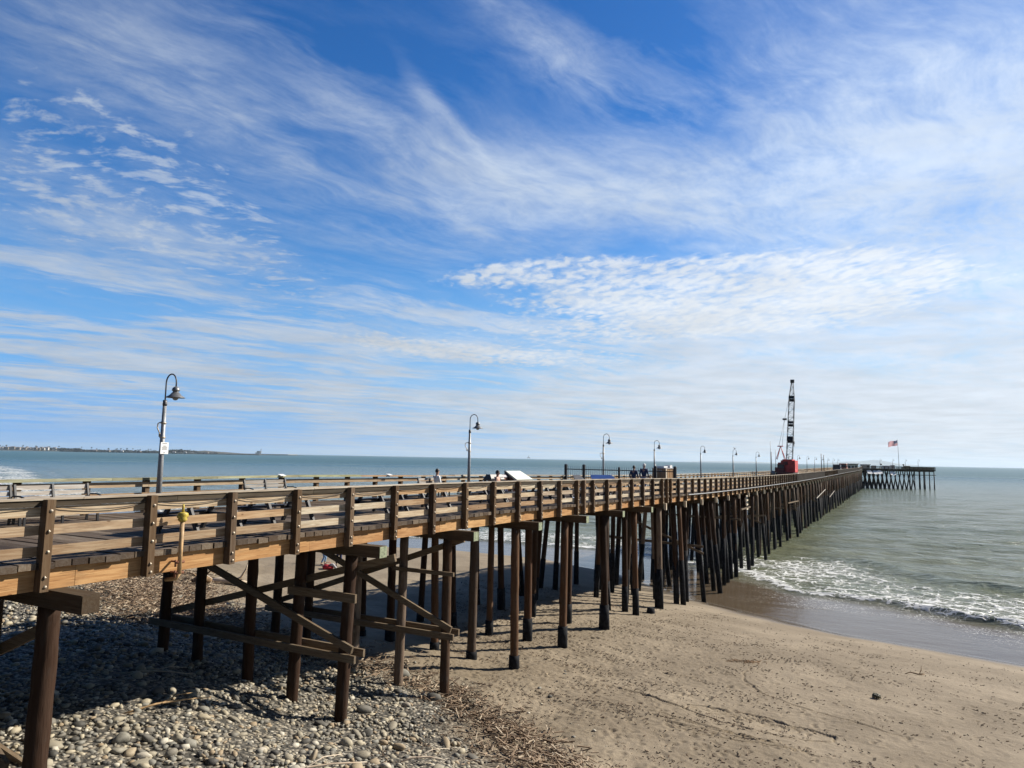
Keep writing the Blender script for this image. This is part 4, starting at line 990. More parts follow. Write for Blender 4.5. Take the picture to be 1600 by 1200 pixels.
# ------------------------------------------------------------------ gull on lamp
def gull(loc, rz, lab):
    t = thing('gull', lab, 'bird', loc, rz)
    skin_obj('body', [[((0, 0, .16), (.07, .065)), ((.09, 0, .19), (.055, .05)), ((.14, 0, .25), .03), ((.17, 0, .29), .035), ((.20, 0, .288), .02), ((.245, 0, .28), .006)], [((0, 0, .16), .07), ((-.13, 0, .15), (.045, .035)), ((-.26, 0, .14), (.03, .01))], [((0, 0, .16), .07), ((.01, .025, .08), .016), ((.01, .025, .01), .007), ((.045, .025, .004), .009)], [((0, 0, .16), .07), ((.01, -.025, .08), .016), ((.01, -.025, .01), .007), ((.045, -.025, .004), .009)]], M['white'], t)
    for s in (-1, 1): skin_obj('wing', [[((.07, s*.06, .20), (.05, .02)), ((-.08, s*.065, .18), (.05, .016)), ((-.28, s*.03, .16), (.02, .008))]], M['steel_dark'], t)
    return t
x, y, _ = W(96.2, 7.6-.24); gull((x, y, dz(96.2)+.002+4.27), RZ+2.6, 'dark-winged gull standing on the arm of a street lamp')
# ------------------------------------------------------------------ crane
def lattice(mb, a, b, w0, w1, n, r, up=(0, 0, 1)):
    a = Vector(a); b = Vector(b); d = (b-a).normalized(); sx = Vector((0, 1, 0)); sy = d.cross(sx).normalized()
    def cr(t, w): c = a.lerp(b, t); return [c+sx*i*w/2+sy*j*w/2 for i, j in ((-1,-1),(1,-1),(1,1),(-1,1))]
    prev = cr(0, w0)
    for k in range(1, n+1):
        t = k/n; w = w0+(w1-w0)*t; cur = cr(t, w)
        for q in range(4):
            mb.tube([prev[q], cur[q]], r*1.6, 5, caps=False); mb.tube([cur[q], cur[(q+1) % 4]], r*.8, 4, caps=False)
            mb.tube([prev[q], cur[(q+1) % 4]] if k % 2 else [prev[(q+1) % 4], cur[q]], r*.8, 4, caps=False)
        prev = cur
cs = 119.
t = thing('crane', 'red mobile crane with tall black lattice boom parked on the pier', 'crane', W(cs, 3.3, dz(cs)), RZ)
q = MB(); q.box(-2.6, 2.6, -1.25, 1.25, .55, 1.0); q.build('carrier', M['dkred'], t)
for x in (-2.1, -1.0, 1.0, 2.1):
    for y in (-1.35, 1.35):
        q = MB(); q.tube([(x, y-.18, .5), (x, y-.14, .5), (x, y+.14, .5), (x, y+.18, .5)], [.42, .5, .5, .42], 16); w = q.build('wheel', M['black'], t)
        q = MB(); q.tube([(x, y-.19, .5), (x, y+.19, .5)], .22, 12); q.build('rim', M['steel'], w)
q = MB(); q.box(-2.0, 1.9, -1.45, .75, 1.02, 2.95); q.box(-2.0, 1.9, -1.0, .5, 2.952, 3.12); q.box(-1.9, -.6, .752, 1.2, 1.02, 2.6)
for k in range(4): y = -1.38+k*.52; q.box(-2.03, -2.003, y, y+.4, 1.3, 2.1)
q.build('machine_house', M['red'], t)
q = MB(); q.box(-2.06, -2.035, -.35, .35, 2.2, 2.75); q.build('rear_grille', M['dkred'], t)
q = MB(); q.box(-2.6, -2.01, .1, 1.2, 1.02, 2.35); q.box(-2.5, -2.0, 1.2, 1.6, 1.02, 1.8); q.build('operator_cab', M['dkred'], t)
q = MB(); q.box(-2.63, -2.605, .2, 1.1, 1.6, 2.22); q.build('cab_window', M['glass'], t)
q = MB(); q.lathe([(0, -.35), (.28, -.35), (.40, -.2), (.40, .2), (.28, .35), (0, .35)], n=14); o = q.build('tank', M['steel'], t, (-2.3, 1.95, .85)); o.rotation_euler.x = R(90)
q = MB(); q.box(-2.4, -1.9, -1.9, -1.25, .55, 1.0); q.build('counterweight', M['offwhite'], t)
foot = (1.2, -.15, 1.6); tip = (9.8, .05, 17.0)
A = Vector(foot); B = Vector(tip)
q = MB(); lattice(q, A, A.lerp(B, .12), .7, .95, 2, .026); lattice(q, A.lerp(B, .12), A.lerp(B, .80), .95, .88, 14, .026); lattice(q, A.lerp(B, .80), B, .88, .3, 5, .026)
q.build('boom', M['black'], t)
d_ = (B-A).normalized(); sx = Vector((0, 1, 0)); sy = d_.cross(sx)
for f, ln in ((.30, .04), (.485, .03), (.78, .035)):
    q = MB(); c = A.lerp(B, f); c2 = A.lerp(B, f+ln); vs = [p+sx*i*.48+sy*j*.48 for p in (c, c2) for i, j in ((-1,-1),(1,-1),(1,1),(-1,1))]
    q.add(vs, [(0,1,5,4),(1,2,6,5),(2,3,7,6),(3,0,4,7)]); q.build('splice_plate', M['black'], t)
q = MB(); c = Vector(tip); q.tube([c+Vector((0, -.3, .15)), c+Vector((0, .3, .15))], .3, 12); q.box(c.x-.25, c.x+.25, c.y-.32, c.y+.32, c.z-.1, c.z+.45); q.build('sheave_head', M['black'], t)
q = MB(); g = (-1.0, .9, 5.3)
for y in (.2, 1.5): q.tube([(-1.7, y, 3.1), (-1.0, .85, 5.3)], .05, 6); q.tube([(-.2, y, 3.1), (-1.0, .85, 5.3)], .05, 6)
q.box(-1.3, -.7, .45, 1.3, 5.2, 5.35); q.build('gantry', M['red'], t)
q = MB()
for y in (.6, 1.1): q.tube([(-1.0, y, 5.3), (A.lerp(B, .52)+Vector((-1., .9, .4)))], .025, 5)
q.tube([A.lerp(B, .52)+Vector((-1., .9, .4)), B], .022, 5); q.tube([B+Vector((.3, 0, 0)), (B.x+.3, B.y, 6.5)], .02, 5); q.build('cables', M['steel_dark'], t)
q = MB(); c = A.lerp(B, .52)+Vector((-1., .9, .4)); q.box(c.x-.2, c.x+.2, c.y-.35, c.y+.3, c.z-.1, c.z+.2); q.build('spreader_bar', M['black'], t)
q = MB(); q.tube([(B.x+.3, B.y-.1, 6.2), (B.x+.3, B.y+.1, 6.2)], .3, 10); q.tube([(B.x+.3, B.y, 6.1), (B.x+.3, B.y, 5.6), (B.x+.45, B.y, 5.5)], .05, 6); q.build('hook_block', M['steel_dark'], t)
# ------------------------------------------------------------------ vehicles and huts near the pier end
def van(s, y, lab, body, L=5., w=1.9, h=2.2, hood=True):
    t = thing('parked_van', lab, 'van', W(s, y, dz(s)+.002), RZ)
    q = MB(); prof = [(-L/2, .35), (-L/2, h), (-L/2+.1, h+.04), (L/2-1.5, h+.04), (L/2-1.0, 1.25), (L/2-.05, 1.1), (L/2, .4)]
    n = len(prof); vs = [(x, -w/2, z) for x, z in prof]+[(x, w/2, z) for x, z in prof]
    q.add(vs, [tuple(range(n)), tuple(range(n, 2*n))[::-1]]+[(i, i+n, (i+1) % n+n, (i+1) % n) for i in range(n)]); b = q.build('body', body, t)
    q = MB(); q.box(-L/2-.012, -L/2-.001, -w/2+.2, w/2-.2, h*.58, h*.88); q.box(-L/2+.6, L/2-1.9, -w/2-.012, -w/2-.001, h*.58, h*.86); q.build('window', M['glass'], t)
    for x in (-L/2+.9, L/2-.95):
        for yy in (-w/2+.08, w/2-.08): q = MB(); q.tube([(x, yy-.1, .33), (x, yy+.1, .33)], .33, 14); q.build('wheel', M['black'], t)
van(212, 1.8, 'dark grey van with white roof load parked far out on the pier', simple('dark_van_paint', (.08, .07, .09), .4))
van(236, 1.6, 'rust red box van parked beyond the dark van far out on the pier', simple('rust_van_paint', (.32, .10, .06), .5), 5.5, 2.1, 2.5)
def hut(x, y, lab, w, d, h, z=HZ):
    t = thing('hut', lab, 'hut', (x, y, z+.002), 0.)
    q = MB(); q.box(-w/2, w/2, -d/2, d/2, 0, h); q.build('wall', M['offwhite'], t)
    q = MB(); q.box(-w/2-.3, w/2+.3, -d/2-.3, d/2+.3, h+.002, h+.22); q.build('roof', M['steel_dark'], t)
    for k in (-1, 1): q = MB(); q.box(k*w/4-w/7, k*w/4+w/7, -d/2-.02, -d/2-.002, h*.4, h*.8); q.build('window', M['glass'], t)
sx_, sy_, _ = W(268, 1.5); hut(sx_, sy_, 'small white hut with dark flat roof left of the pier head', 2.6, 2.2, 2.2, dz(268))
sx_, sy_, _ = W(300, 2.0); hut(sx_, sy_, 'white hut with dark flat roof nearest the pier head', 3.0, 2.4, 2.3, dz(300))
hut(151+4, 312, 'low pale hut on the left of the pier head platform', 3., 2.4, 1.5)
# fish cleaning tables / shelters on head
for i, x in enumerate((155, 160.5, 168, 175)):
    t = thing('cleaning_table', ['pale fish cleaning table at the left of the pier head', 'fish cleaning table left of the flagpole', 'fish cleaning table right of the flagpole', 'fish cleaning table near the right end of the pier head'][i], 'table', (x, 307.5, HZ+.002), 0, 'tables on the pier head')
    q = MB(); q.box(-.8, .8, -.35, .35, .85, .92); q.build('table_top', M['offwhite'], t)
    for a in (-.7, .7): q = MB(); q.box(a-.05, a+.05, -.3, .3, 0, .85); q.build('leg', M['plastic'], t)
for i, (x, w, h, m_) in enumerate(((153.6, 2.2, 1.3, 'offwhite'), (158.0, 1.6, 1.2, 'slat'), (163.4, 3.0, 1.25, 'white'), (166.2, 1.4, 1.5, 'greycloth'), (172.3, 2.6, 1.3, 'board'))):
    t = thing('storage_box', ['pale storage box at the left end of the pier head', 'grey storage box left of the flagpole on the pier head', 'long white storage box just left of the flagpole', 'tall pale box at the foot of the flagpole', 'tan wooden storage box right of the flagpole'][i], 'storage box', (x, 310.5, HZ+.002), 0, 'boxes on the pier head')
    q = MB(); q.box(-w/2, w/2, -.5, .5, 0, h); q.build('box_body', M[m_], t)
    q = MB(); q.box(-w/2-.06, w/2+.06, -.56, .56, h+.002, h+.08); q.build('lid', M['slat'], t)
# binocular viewers (dark round heads)
for i, x in enumerate((159.1, 168.7)):
    t = thing('viewing_scope', ['dark coin telescope on a post left of the flagpole', 'dark coin telescope on a post right of the flagpole'][i], 'telescope', (x, 306.4, HZ+.002), 0, 'coin telescopes on the pier head')
    q = MB(); q.tube([(0, 0, 0), (0, 0, 1.5)], .07, 8); q.build('post', M['steel_dark'], t)
    q = MB(); q.tube([(0, -.35, 1.75), (0, -.2, 1.8), (0, .2, 1.85), (0, .35, 1.85)], [.15, .33, .33, .18], 10); q.build('scope_head', M['black'], t)
# flagpole -------------------------------------------------------------
fx, fyy = 167.4, 307.5
t = thing('flagpole', 'tall white flagpole on the pier head flying a striped flag', 'flagpole', (fx, fyy, HZ), 0.)
q = MB(); q.tube([(0, 0, 0), (-.1, 0, 6), (-.25, 0, 12.6)], [.10, .08, .05], 10); q.build('pole', M['steel'], t)
q = MB(); q.lathe([(0, 12.85), (.08, 12.8), (.1, 12.72), (.08, 12.64), (0, 12.6)], -.25, 0, 10); q.build('finial', M['offwhite'], t)
m, tt, b = mat('stars_and_stripes_cloth')
uv = tt.sep(tt.n.new('ShaderNodeUVMap').outputs[0])
stripe = tt.m('GREATER_THAN', tt.m('FRACT', tt.m('MULTIPLY', uv[1], 6.5)), .5)
col = tt.mix(stripe, (.50, .03, .05), (.74, .72, .72))
cant = tt.m('MULTIPLY', tt.m('LESS_THAN', uv[0], .42), tt.m('GREATER_THAN', uv[1], .46))
star = tt.m('LESS_THAN', tt.voro(tt.com(tt.m('MULTIPLY', uv[0], 14.), tt.m('MULTIPLY', uv[1], 9.), 0.), 1., rnd=0.), .26)
col = tt.mix(cant, col, tt.mix(star, (.02, .03, .12), (.7, .7, .72)))
tt.put(b.inputs['Base Color'], col); b.inputs['Roughness'].default_value = .8
tl = tt.n.new('ShaderNodeBsdfTranslucent'); tt.put(tl.inputs['Color'], col); mx = tt.n.new('ShaderNodeMixShader'); mx.inputs[0].default_value = .6
tt.l.new(b.outputs[0], mx.inputs[1]); tt.l.new(tl.outputs[0], mx.inputs[2]); tt.l.new(mx.outputs[0], tt.n['Material Output'].inputs[0])
vs = []; uvs = []; fs = []; nu, nv = 25, 14
for sd in (0,):
    for j in range(nv):
        for i in range(nu):
            u_ = i/(nu-1); v_ = j/(nv-1); x = -.33-u_*3.9; yy = .32*math.sin(u_*8+v_)*u_+sd*.02; z = 12.4-2.25*(1-v_)*(1-.06*u_)-u_*.95-.10*math.sin(u_*7)
            vs.append((x, yy, z)); uvs.append((u_, v_))
for sd in (0,):
    for j in range(nv-1):
        for i in range(nu-1):
            a = sd*nu*nv+j*nu+i; f = (a, a+1, a+1+nu, a+nu); fs.append(f if sd else f[::-1])
q = MB(); q.add(vs, fs, 0, True); fl = q.build('flag', m, t)
ul = fl.data.uv_layers.new(name='UVMap')
for lp in fl.data.loops: ul.data[lp.index].uv = uvs[lp.vertex_index]
# ------------------------------------------------------------------ driftwood, rocks, seaweed
def branch(name, pts, rs, mt, lab, cat, loc, extra=(), rz=0.):
    t = thing(name, lab, cat, loc, rz)
    q = MB(); q.tube(pts, rs, 8, 0, True, .08); q.build('trunk', mt, t)
    for p, r in extra: q = MB(); q.tube(p, r, 6, 0, True, .1); q.build('limb', mt, t)
    return t
g_ = g1(-15.0, 39.3)
branch('driftwood_log', [(-1.2, 0, .12), (-.5, .1, .18), (.2, .0, .15), (.9, -.1, .12)], [.16, .2, .14, .07], M['bleach'], 'bleached driftwood log with an upright curved limb on the sand beyond the piles', 'driftwood', (-15.0, 39.3, g_),
       [([(.0, 0, .15), (.5, .05, .35), (.75, .05, .8), (.85, 0, 1.15)], [.08, .07, .05, .02]), ([(-.8, 0, .15), (-1.3, .2, .4), (-1.7, .2, .45)], [.07, .05, .02])], .1)
g_ = g1(-16.2, 38.2)
branch('driftwood_root', [(-.5, 0, .1), (0, 0, .25), (.5, .1, .15)], [.12, .26, .1], M['twig'], 'dark tangled driftwood root beside the bleached log', 'driftwood', (-16.2, 38.4, g_),
       [([(0, 0, .2), (.2*k-.5, .2*math.sin(k*2), .5+.1*(k % 3)), (.3*k-.8, .3*math.sin(k*2), .55)], [.06, .04, .012]) for k in range(6)])
g_ = g1(16.4, 29.3)
branch('twig', [(-.55, 0, .02), (-.3, .05, .09), (0, 0, .03), (.25, 0, .02)], [.015, .022, .03, .015], M['twig'], 'dark forked twig standing up from the sand near the waterline at right', 'twig', (16.4, 29.3, g_+.02),
       [([(.05, 0, .03), (.12, 0, .2), (.14, 0, .36)], [.016, .012, .005]), ([(0, 0, .03), (.22, -.06, .09)], [.016, .008])])
for i, (x, y, L, lab) in enumerate(((-3.6, 13.9, 2.1, 'long pale dry reed stalks lying on the cobbles at bottom left centre'), (-7.6, 16.6, 1.9, 'bent brown stick lying on the cobbles right of the nearest pile'), (-1.8, 16.1, 1.0, 'broken pale stick lying on cobbles at bottom centre'), (-9.2, 19.2, 2.0, 'long straight stick lying in the shade between the dark piles'))):
    g_ = g1(x, y); branch('stick', [(-L/2, 0, .12), (-.2, .08, .16), (L*.2, .03, .15), (L/2, -.05, .1)], [.016, .024, .02, .008], M['bleach'] if i != 1 else M['pipe'], lab, 'stick', (x, y, g_), [([(-.1, .05, .16), (.3, .3, .2), (.7, .42, .14)], [.016, .012, .005])], [.5, .75, .3, .1][i])
g_ = g1(12.8, 25.4); t = thing('kelp_clump', 'round dark olive clump of kelp alone on the sand at lower right', 'seaweed', (12.75, 25.4, g_), 0)
q = MB(); r_ = np.random.default_rng(2)
for k in range(26):
    a = r_.uniform(0, 6.28); p = [(0, 0, .02)]; rad = r_.uniform(.1, .17)
    for j in range(1, 5): p.append((rad*j/4*math.cos(a+j*.5), rad*j/4*math.sin(a+j*.5), .10*math.sin(j*.8)+r_.uniform(0, .05)))
    q.tube(p, [.03, .028, .024, .02, .01], 5, 0, True, .15)
q.build('fronds', simple('olive_kelp', (.06, .055, .02), .5, var=.4), t)
g_ = g1(9.6, 29.4); t = thing('seaweed_patch', 'flat tangle of dark seaweed on the sand at centre right', 'seaweed', (9.55, 29.5, g_), 0)
q = MB()
for k in range(60):
    a = r_.uniform(0, 6.28); x0, y0 = r_.normal()*.35, r_.normal()*.14; p = [(x0+j*.07*math.cos(a+j*.4), y0+j*.05*math.sin(a+j*.4), .02+.03*math.sin(j+k)) for j in range(5)]
    q.tube(p, [.012]*4+[.004], 4, 0, True, .15)
q.build('fronds', M['twig'], t)
g_ = g1(7.9, 40.6); t = thing('pile_stump', 'short black sawn-off pile stump in the sand beside the yellow-footed pile', 'pile stump', (7.95, 40.6, g_), 0)
q = MB(); q.tube([(0, 0, -.2), (0, 0, .1), (.02, 0, .3)], [.24, .23, .2], 12, 0, True, .08); q.build('stump', M['sleeve'], t)
g_ = g1(*W(24.9, .3)[:2])
for i, (x, y, r) in enumerate(((-3.55, 24.9, .24), (-2.2, 22.6, .2))):
    V_, F_ = ico(2); V_ = V_*(1+.12*np.sin(V_ @ np.array([1.7, 2.3, .8])*2+i))[:, None]; o = np_mesh('boulder', V_*np.array([r*1.2, r, r*.72]), F_, stone_mat('boulder_stone_%s' % ('a' if i else 'b'), True)); o.location = (x, y, g1(x, y)+r*.3)
    tag(o, ['grey boulder on the sand between two piles, largest stone there', 'rounded tan boulder close to the foot of the near brown pile'][i], 'boulder', 'boulders among the piles')
# ------------------------------------------------------------------ far shore
def px(x, dist): return (x-800)/1109.*dist
def far_shore():
    n = 240; xs = np.linspace(px(-500, 4300), px(407, 4300), n); rows = [(4290, -2), (4300, 1.5), (4340, 4), (4420, 9), (4600, 12), (5200, 6), (5400, -2)]
    V = []; 
    for yy, z in rows:
        for i, x in enumerate(xs):
            f = i/(n-1); px_ = -500+907*f
            sc = float(np.interp(px_, [-500, 0, 120, 200, 250, 290, 320, 345, 407], [1.3, 1.25, 1., .8, .8, 1.6, .9, .35, .22]))
            hh = z if z < 2 else z*sc*(.75+.5*float(vnoise(np.array([x*.02]), np.array([yy*.01]), 3)[0]))
            V.append((x, yy+float(vnoise(np.array([x*.004]), np.array([.3]), 6)[0])*60, hh))
    F = [(j*n+i, j*n+i+1, (j+1)*n+i+1, (j+1)*n+i) for j in range(len(rows)-1) for i in range(n-1)]
    m, t, b = mat('far_shore_ground'); tc = t.n.new('ShaderNodeTexCoord').outputs['Object']
    t.put(b.inputs['Base Color'], t.mix(t.map(t.noise(tc, .02, 5, .6), .4, .6), (.02, .025, .018), (.09, .08, .06))); b.inputs['Roughness'].default_value = .95
    tag(np_mesh('far_headland', V, F, m, True), kind='structure', label='low far headland across the bay')
    r = random.Random(8)
    hm = [simple('pale_house_wall', (.27, .25, .22), .8), simple('white_house_wall', (.48, .47, .45), .8), simple('tan_house_wall', (.20, .17, .14), .8)]
    roofm = simple('dull_house_roof', (.16, .12, .10), .8)
    protos = []
    k = 0
    for i in range(36):
        pxx = 4+i*3.2+r.uniform(-1, 1) if i < 28 else r.uniform(120, 330); d = r.uniform(4345, 4430); w = r.uniform(10, 20); h = r.uniform(6, 11) if i < 28 else r.uniform(4, 7); dd = 12
        white = 83 < pxx < 112
        z = 9+r.uniform(0, 5) if i < 28 else 6; lab = ('white far shore building at the right of the waterfront row' if white else 'pale far shore house on the waterfront at the left edge') if i < 28 else 'small far shore building among trees on the low headland'
        t = thing('far_house', lab, 'house', (px(pxx, d), d, z), r.uniform(-.3, .3), 'houses on the far shore')
        q = MB(); q.box(-w/2, w/2, -dd/2, dd/2, -6, h); q.build('wall', hm[1] if white else r.choice(hm), t)
        q = MB(); q.add([(-w/2-.5, -dd/2-.5, h), (w/2+.5, -dd/2-.5, h), (w/2+.5, dd/2+.5, h), (-w/2-.5, dd/2+.5, h), (-w/2-.5, 0, h+2.6), (w/2+.5, 0, h+2.6)], [(0,1,5,4),(2,3,4,5),(0,4,3),(1,2,5),(3,2,1,0)]); q.build('roof', roofm, t)
        q = MB()
        for a in np.linspace(-w/2+1.5, w/2-1.5, 4): q.box(a-.7, a+.7, -dd/2-.06, -dd/2-.01, h*.5, h*.8)
        q.build('window', M['glass'], t)
    gm = simple('far_palm_green', (.014, .02, .01), .9); tm = simple('far_palm_trunk', (.12, .09, .06), .9)
    pal = thing('palm_tree', 'thin far palm tree among the waterfront houses', 'palm tree', (0, 0, 0), 0, 'palm trees on the far shore')
    q = MB(); q.tube([(0, 0, -6), (.3, 0, 12)], [.7, .5], 6); q.build('trunk', tm, pal)
    q = MB()
    for a in range(14):
        th = a*6.283/14+.2*(a % 3); el = (.5, .1, -.3)[a % 3]; p = [(.3, 0, 12)]
        for j in range(1, 4): p.append((.3+math.cos(th)*j*1.3, math.sin(th)*j*1.3, 12+el*j*1.2-.22*j*j))
        q.tube(p, [.5, .7, .5, .1], 4)
    q.build('crown', gm, pal)
    for i in range(46):
        pxx = 2+r.random()**1.3*300; d = r.uniform(4370, 4500); z = 12+r.uniform(-1, 5) if pxx < 150 else 7+r.uniform(-1, 3); sc = r.uniform(.6, 1.15)
        o = pal if i == 0 else dup(pal, (0, 0, 0), 0)
        o.location = (px(pxx, d), d, z); o.scale = (sc*1.25, sc*1.25, sc*1.4); o.rotation_euler.z = r.uniform(0, 6)
    # woods as clumped leaf mass
    V_, F_ = ico(1); VV = []; FF = []
    for i in range(1300):
        pxx = r.uniform(-60, 345); hill = 1 if 265 < pxx < 312 else 0
        d = r.uniform(4400, 4560); base = (12 if pxx < 130 else 6.5)+hill*9*math.cos((pxx-285)/27*1.4); s = r.uniform(4.5, 10)*(1 if pxx < 320 else .55)
        VV.append(V_*np.array([s*1.3, s, s*.8])*(1+.25*np.sin(V_ @ np.array([2., 1.3, 3.])*2+i))[:, None]+np.array([px(pxx, d), d, base+r.uniform(-2, 4.)])); FF.append(F_+i*len(V_))
    tag(np_mesh('far_woods', np.concatenate(VV), np.concatenate(FF), simple('far_woods_green', (.014, .020, .015), .95, var=.4, sc=.05), False), kind='stuff', label='dark tree belt along the far shore', cat='trees')
    V = []; F = []
    q = MB()
    for i in range(170):
        x = px(100+i*1.82, 4150); s = r.uniform(3, 5.); q.box(x-6, x+6, 4150, 4158, -1, s)
    tag(q.build('breakwater', simple('dark_rock', (.02, .02, .02), .9, sc=.1)), 'long low dark rock breakwater in front of the far headland', 'breakwater')
    t = thing('power_station', 'far blocky power station with a chimney at the tip of the low headland', 'power station', (px(409, 7800), 7800, 0), 0)
    q = MB(); q.box(-26, 8, 0, 40, 0, 38); q.box(-42, -27, 5, 35, 0, 22); q.build('boiler_house', simple('grey_blue_cladding', (.14, .15, .17), .8), t)
    q = MB(); q.tube([(16, 10, 0), (16, 10, 62)], [4.5, 3.4], 10); q.build('chimney', hm[2], t)
    q = MB(); q.box(px(345, 7800)-px(409, 7800), 300, 60, 400, -1, 7); q.build('site_ground', simple('low_dune', (.20, .18, .14), .9), t)
    # islands
    for (x0, x1, hmax, dist, lab) in ((1318, 1470, 185, 21000, 'large'), (1085, 1262, 50, 23000, 'small')):
        n = 90; V = []; F = []
        for j, (off, f) in enumerate(((0, 0), (600, .55), (1400, 1.), (2600, .6), (3600, 0))):
            for i in range(n):
                tt_ = i/(n-1); X = px(x0+(x1-x0)*tt_, dist); env = math.sin(math.pi*tt_)**.8
                if lab == 'large': env *= .55+.45*math.exp(-((tt_-.58)/.12)**2)+.25*math.exp(-((tt_-.3)/.1)**2)
                V.append((X, dist+off, -3+hmax*f*env*(.85+.3*float(vnoise(np.array([tt_*14.]), np.array([j*.8]), 4)[0]))))
        F = [(j*n+i, j*n+i+1, (j+1)*n+i+1, (j+1)*n+i) for j in range(4) for i in range(n-1)]
        o = np_mesh('island', V, F, simple('island_scrub_'+lab, (.16, .15, .11), .95, sc=.002), True); tag(o, kind='structure', label=('hazy blue island ridge behind the pier head' if lab == 'large' else 'faint low island on the horizon behind the crane'))
    t = thing('oil_platform', 'tiny faint offshore oil platform on the horizon', 'oil platform', (px(828, 12000), 12000, 0), 0)
    q = MB(); q.box(-22, 22, -15, 15, 22, 34); q.build('deck', M['steel_dark'], t)
    q = MB(); q.tube([(0, 0, 34), (0, 0, 62)], [6, 1.5], 5); q.build('derrick', M['steel_dark'], t)
    for a in (-18, 18):
        for b_ in (-12, 12): q = MB(); q.tube([(a, b_, -2), (a, b_, 22)], 2., 6); q.build('leg', M['steel_dark'], t)
far_shore()
# ------------------------------------------------------------------ haze
HAZE = 1
if HAZE:
    q = MB(); q.box(-30000, 30000, -2500, 27000, -45, 215); o = q.build('haze', None if False else bpy.data.materials.new('sea_haze')); tag(o, kind='stuff', label='thin blue sea haze', cat='haze')
    m = o.data.materials[0]; m.use_nodes = True; nt = m.node_tree; nt.nodes.clear(); out = nt.nodes.new('ShaderNodeOutputMaterial'); pv = nt.nodes.new('ShaderNodeVolumePrincipled')
    pv.inputs['Color'].default_value = (.72, .86, 1., 1); pv.inputs['Density'].default_value = .000035; pv.inputs['Anisotropy'].default_value = .2
    nt.links.new(pv.outputs[0], out.inputs['Volume'])
# ------------------------------------------------------------------ light, sky, camera
SUNAZ = math.atan2(.929, .37); SUNEL = R(35)
wd = bpy.data.worlds.new('World'); bpy.context.scene.world = wd; wd.use_nodes = True
t = NT(wd.node_tree); bg = t.n['Background']
sky = t.n.new('ShaderNodeTexSky'); sky.sky_type = 'NISHITA'; sky.sun_disc = False; sky.sun_elevation = SUNEL; sky.sun_rotation = SUNAZ
sky.altitude = 0; sky.air_density = 1.0; sky.dust_density = .4; sky.ozone_density = 2.2
def vray(x, y):
    F_ = 1109.; th = math.atan(116/F_); ro = R(1.07); a = (x-800)/F_; b = (600-y)/F_
    a2 = a*math.cos(ro)-b*math.sin(ro); b2 = a*math.sin(ro)+b*math.cos(ro)
    v = Vector((a2, math.cos(th)-b2*math.sin(th), math.sin(th)+b2*math.cos(th))); return v.normalized()
def azel(x, y): v = vray(x, y); return math.atan2(v.x, v.y), math.asin(v.z)
D = t.n.new('ShaderNodeTexCoord').outputs['Generated']
d = t.sep(D); az = t.m('ARCTAN2', d[0], d[1]); el = t.m('ARCSINE', d[2])
zc = t.m('ADD', t.m('MAXIMUM', d[2], 0.), .045)
pl = t.com(t.m('DIVIDE', d[0], zc), t.m('DIVIDE', d[1], zc), 0.)
def blob(x, y, rx, ry, ang=0., soft=1.):
    """elliptical sky region around an azimuth/elevation, angular radii given in px/1109 rad"""
    a0, e0 = azel(x, y); c, s_ = math.cos(R(ang)), math.sin(R(ang))
    u_ = t.m('SUBTRACT', az, a0); v_ = t.m('SUBTRACT', el, e0)
    p = t.m('ADD', t.m('MULTIPLY', u_, c), t.m('MULTIPLY', v_, s_)); q_ = t.m('SUBTRACT', t.m('MULTIPLY', v_, c), t.m('MULTIPLY', u_, s_))
    p = t.m('DIVIDE', p, rx/1109.); q_ = t.m('DIVIDE', q_, ry/1109.)
    r2 = t.m('ADD', t.m('MULTIPLY', p, p), t.m('MULTIPLY', q_, q_))
    return t.m('EXPONENT', t.m('MULTIPLY', r2, -1.))
def add(*a):
    r_ = a[0]
    for k in a[1:]: r_ = t.m('ADD', r_, k)
    return r_
mul = lambda a, b: t.m('MULTIPLY', a, b)
# textures on the cloud plane
warp = t.v('SCALE', t.v('SUBTRACT', t.noise(pl, .9, 3, .55, col=True), (.5, .5, .5)), .55)
pw = t.v('ADD', pl, warp)
def rotp(v, deg, sx, sy):
    q_ = t.sep(v); c, s_ = math.cos(R(deg)), math.sin(R(deg))
    return t.com(mul(t.m('ADD', mul(q_[0], c), mul(q_[1], s_)), sx), mul(t.m('SUBTRACT', mul(q_[1], c), mul(q_[0], s_)), sy), 0.)
fib = t.m('ADD', mul(t.noise(rotp(pw, 47, 1.1, 3.6), 1., 8, .66), .65), mul(t.noise(rotp(pw, 60, 1.6, 2.2), 1., 6, .65), .35))           # fibrous cirrus
veil = t.noise(rotp(pw, 40, 1., 1.9), 1., 7, .64)                  # soft veils
puff = t.noise(t.v('ADD', rotp(pw, 10, 9., 11.), (3.1, 7.7, 0)), 1., 6, .60)            # small patches
cellw = t.v('ADD', pl, t.v('SCALE', t.v('SUBTRACT', t.noise(pl, 9., 4, .6, col=True), (.5, .5, .5)), .10))
cell = t.voro(rotp(cellw, 14, 24., 13.), 1., 'SMOOTH_F1'); cell2 = t.m('ADD', mul(t.noise(rotp(cellw, 14, 17., 9.), 1., 7, .68), .7), mul(t.noise(rotp(pl, -20, 4., 3.), 1., 4, .6), .3))
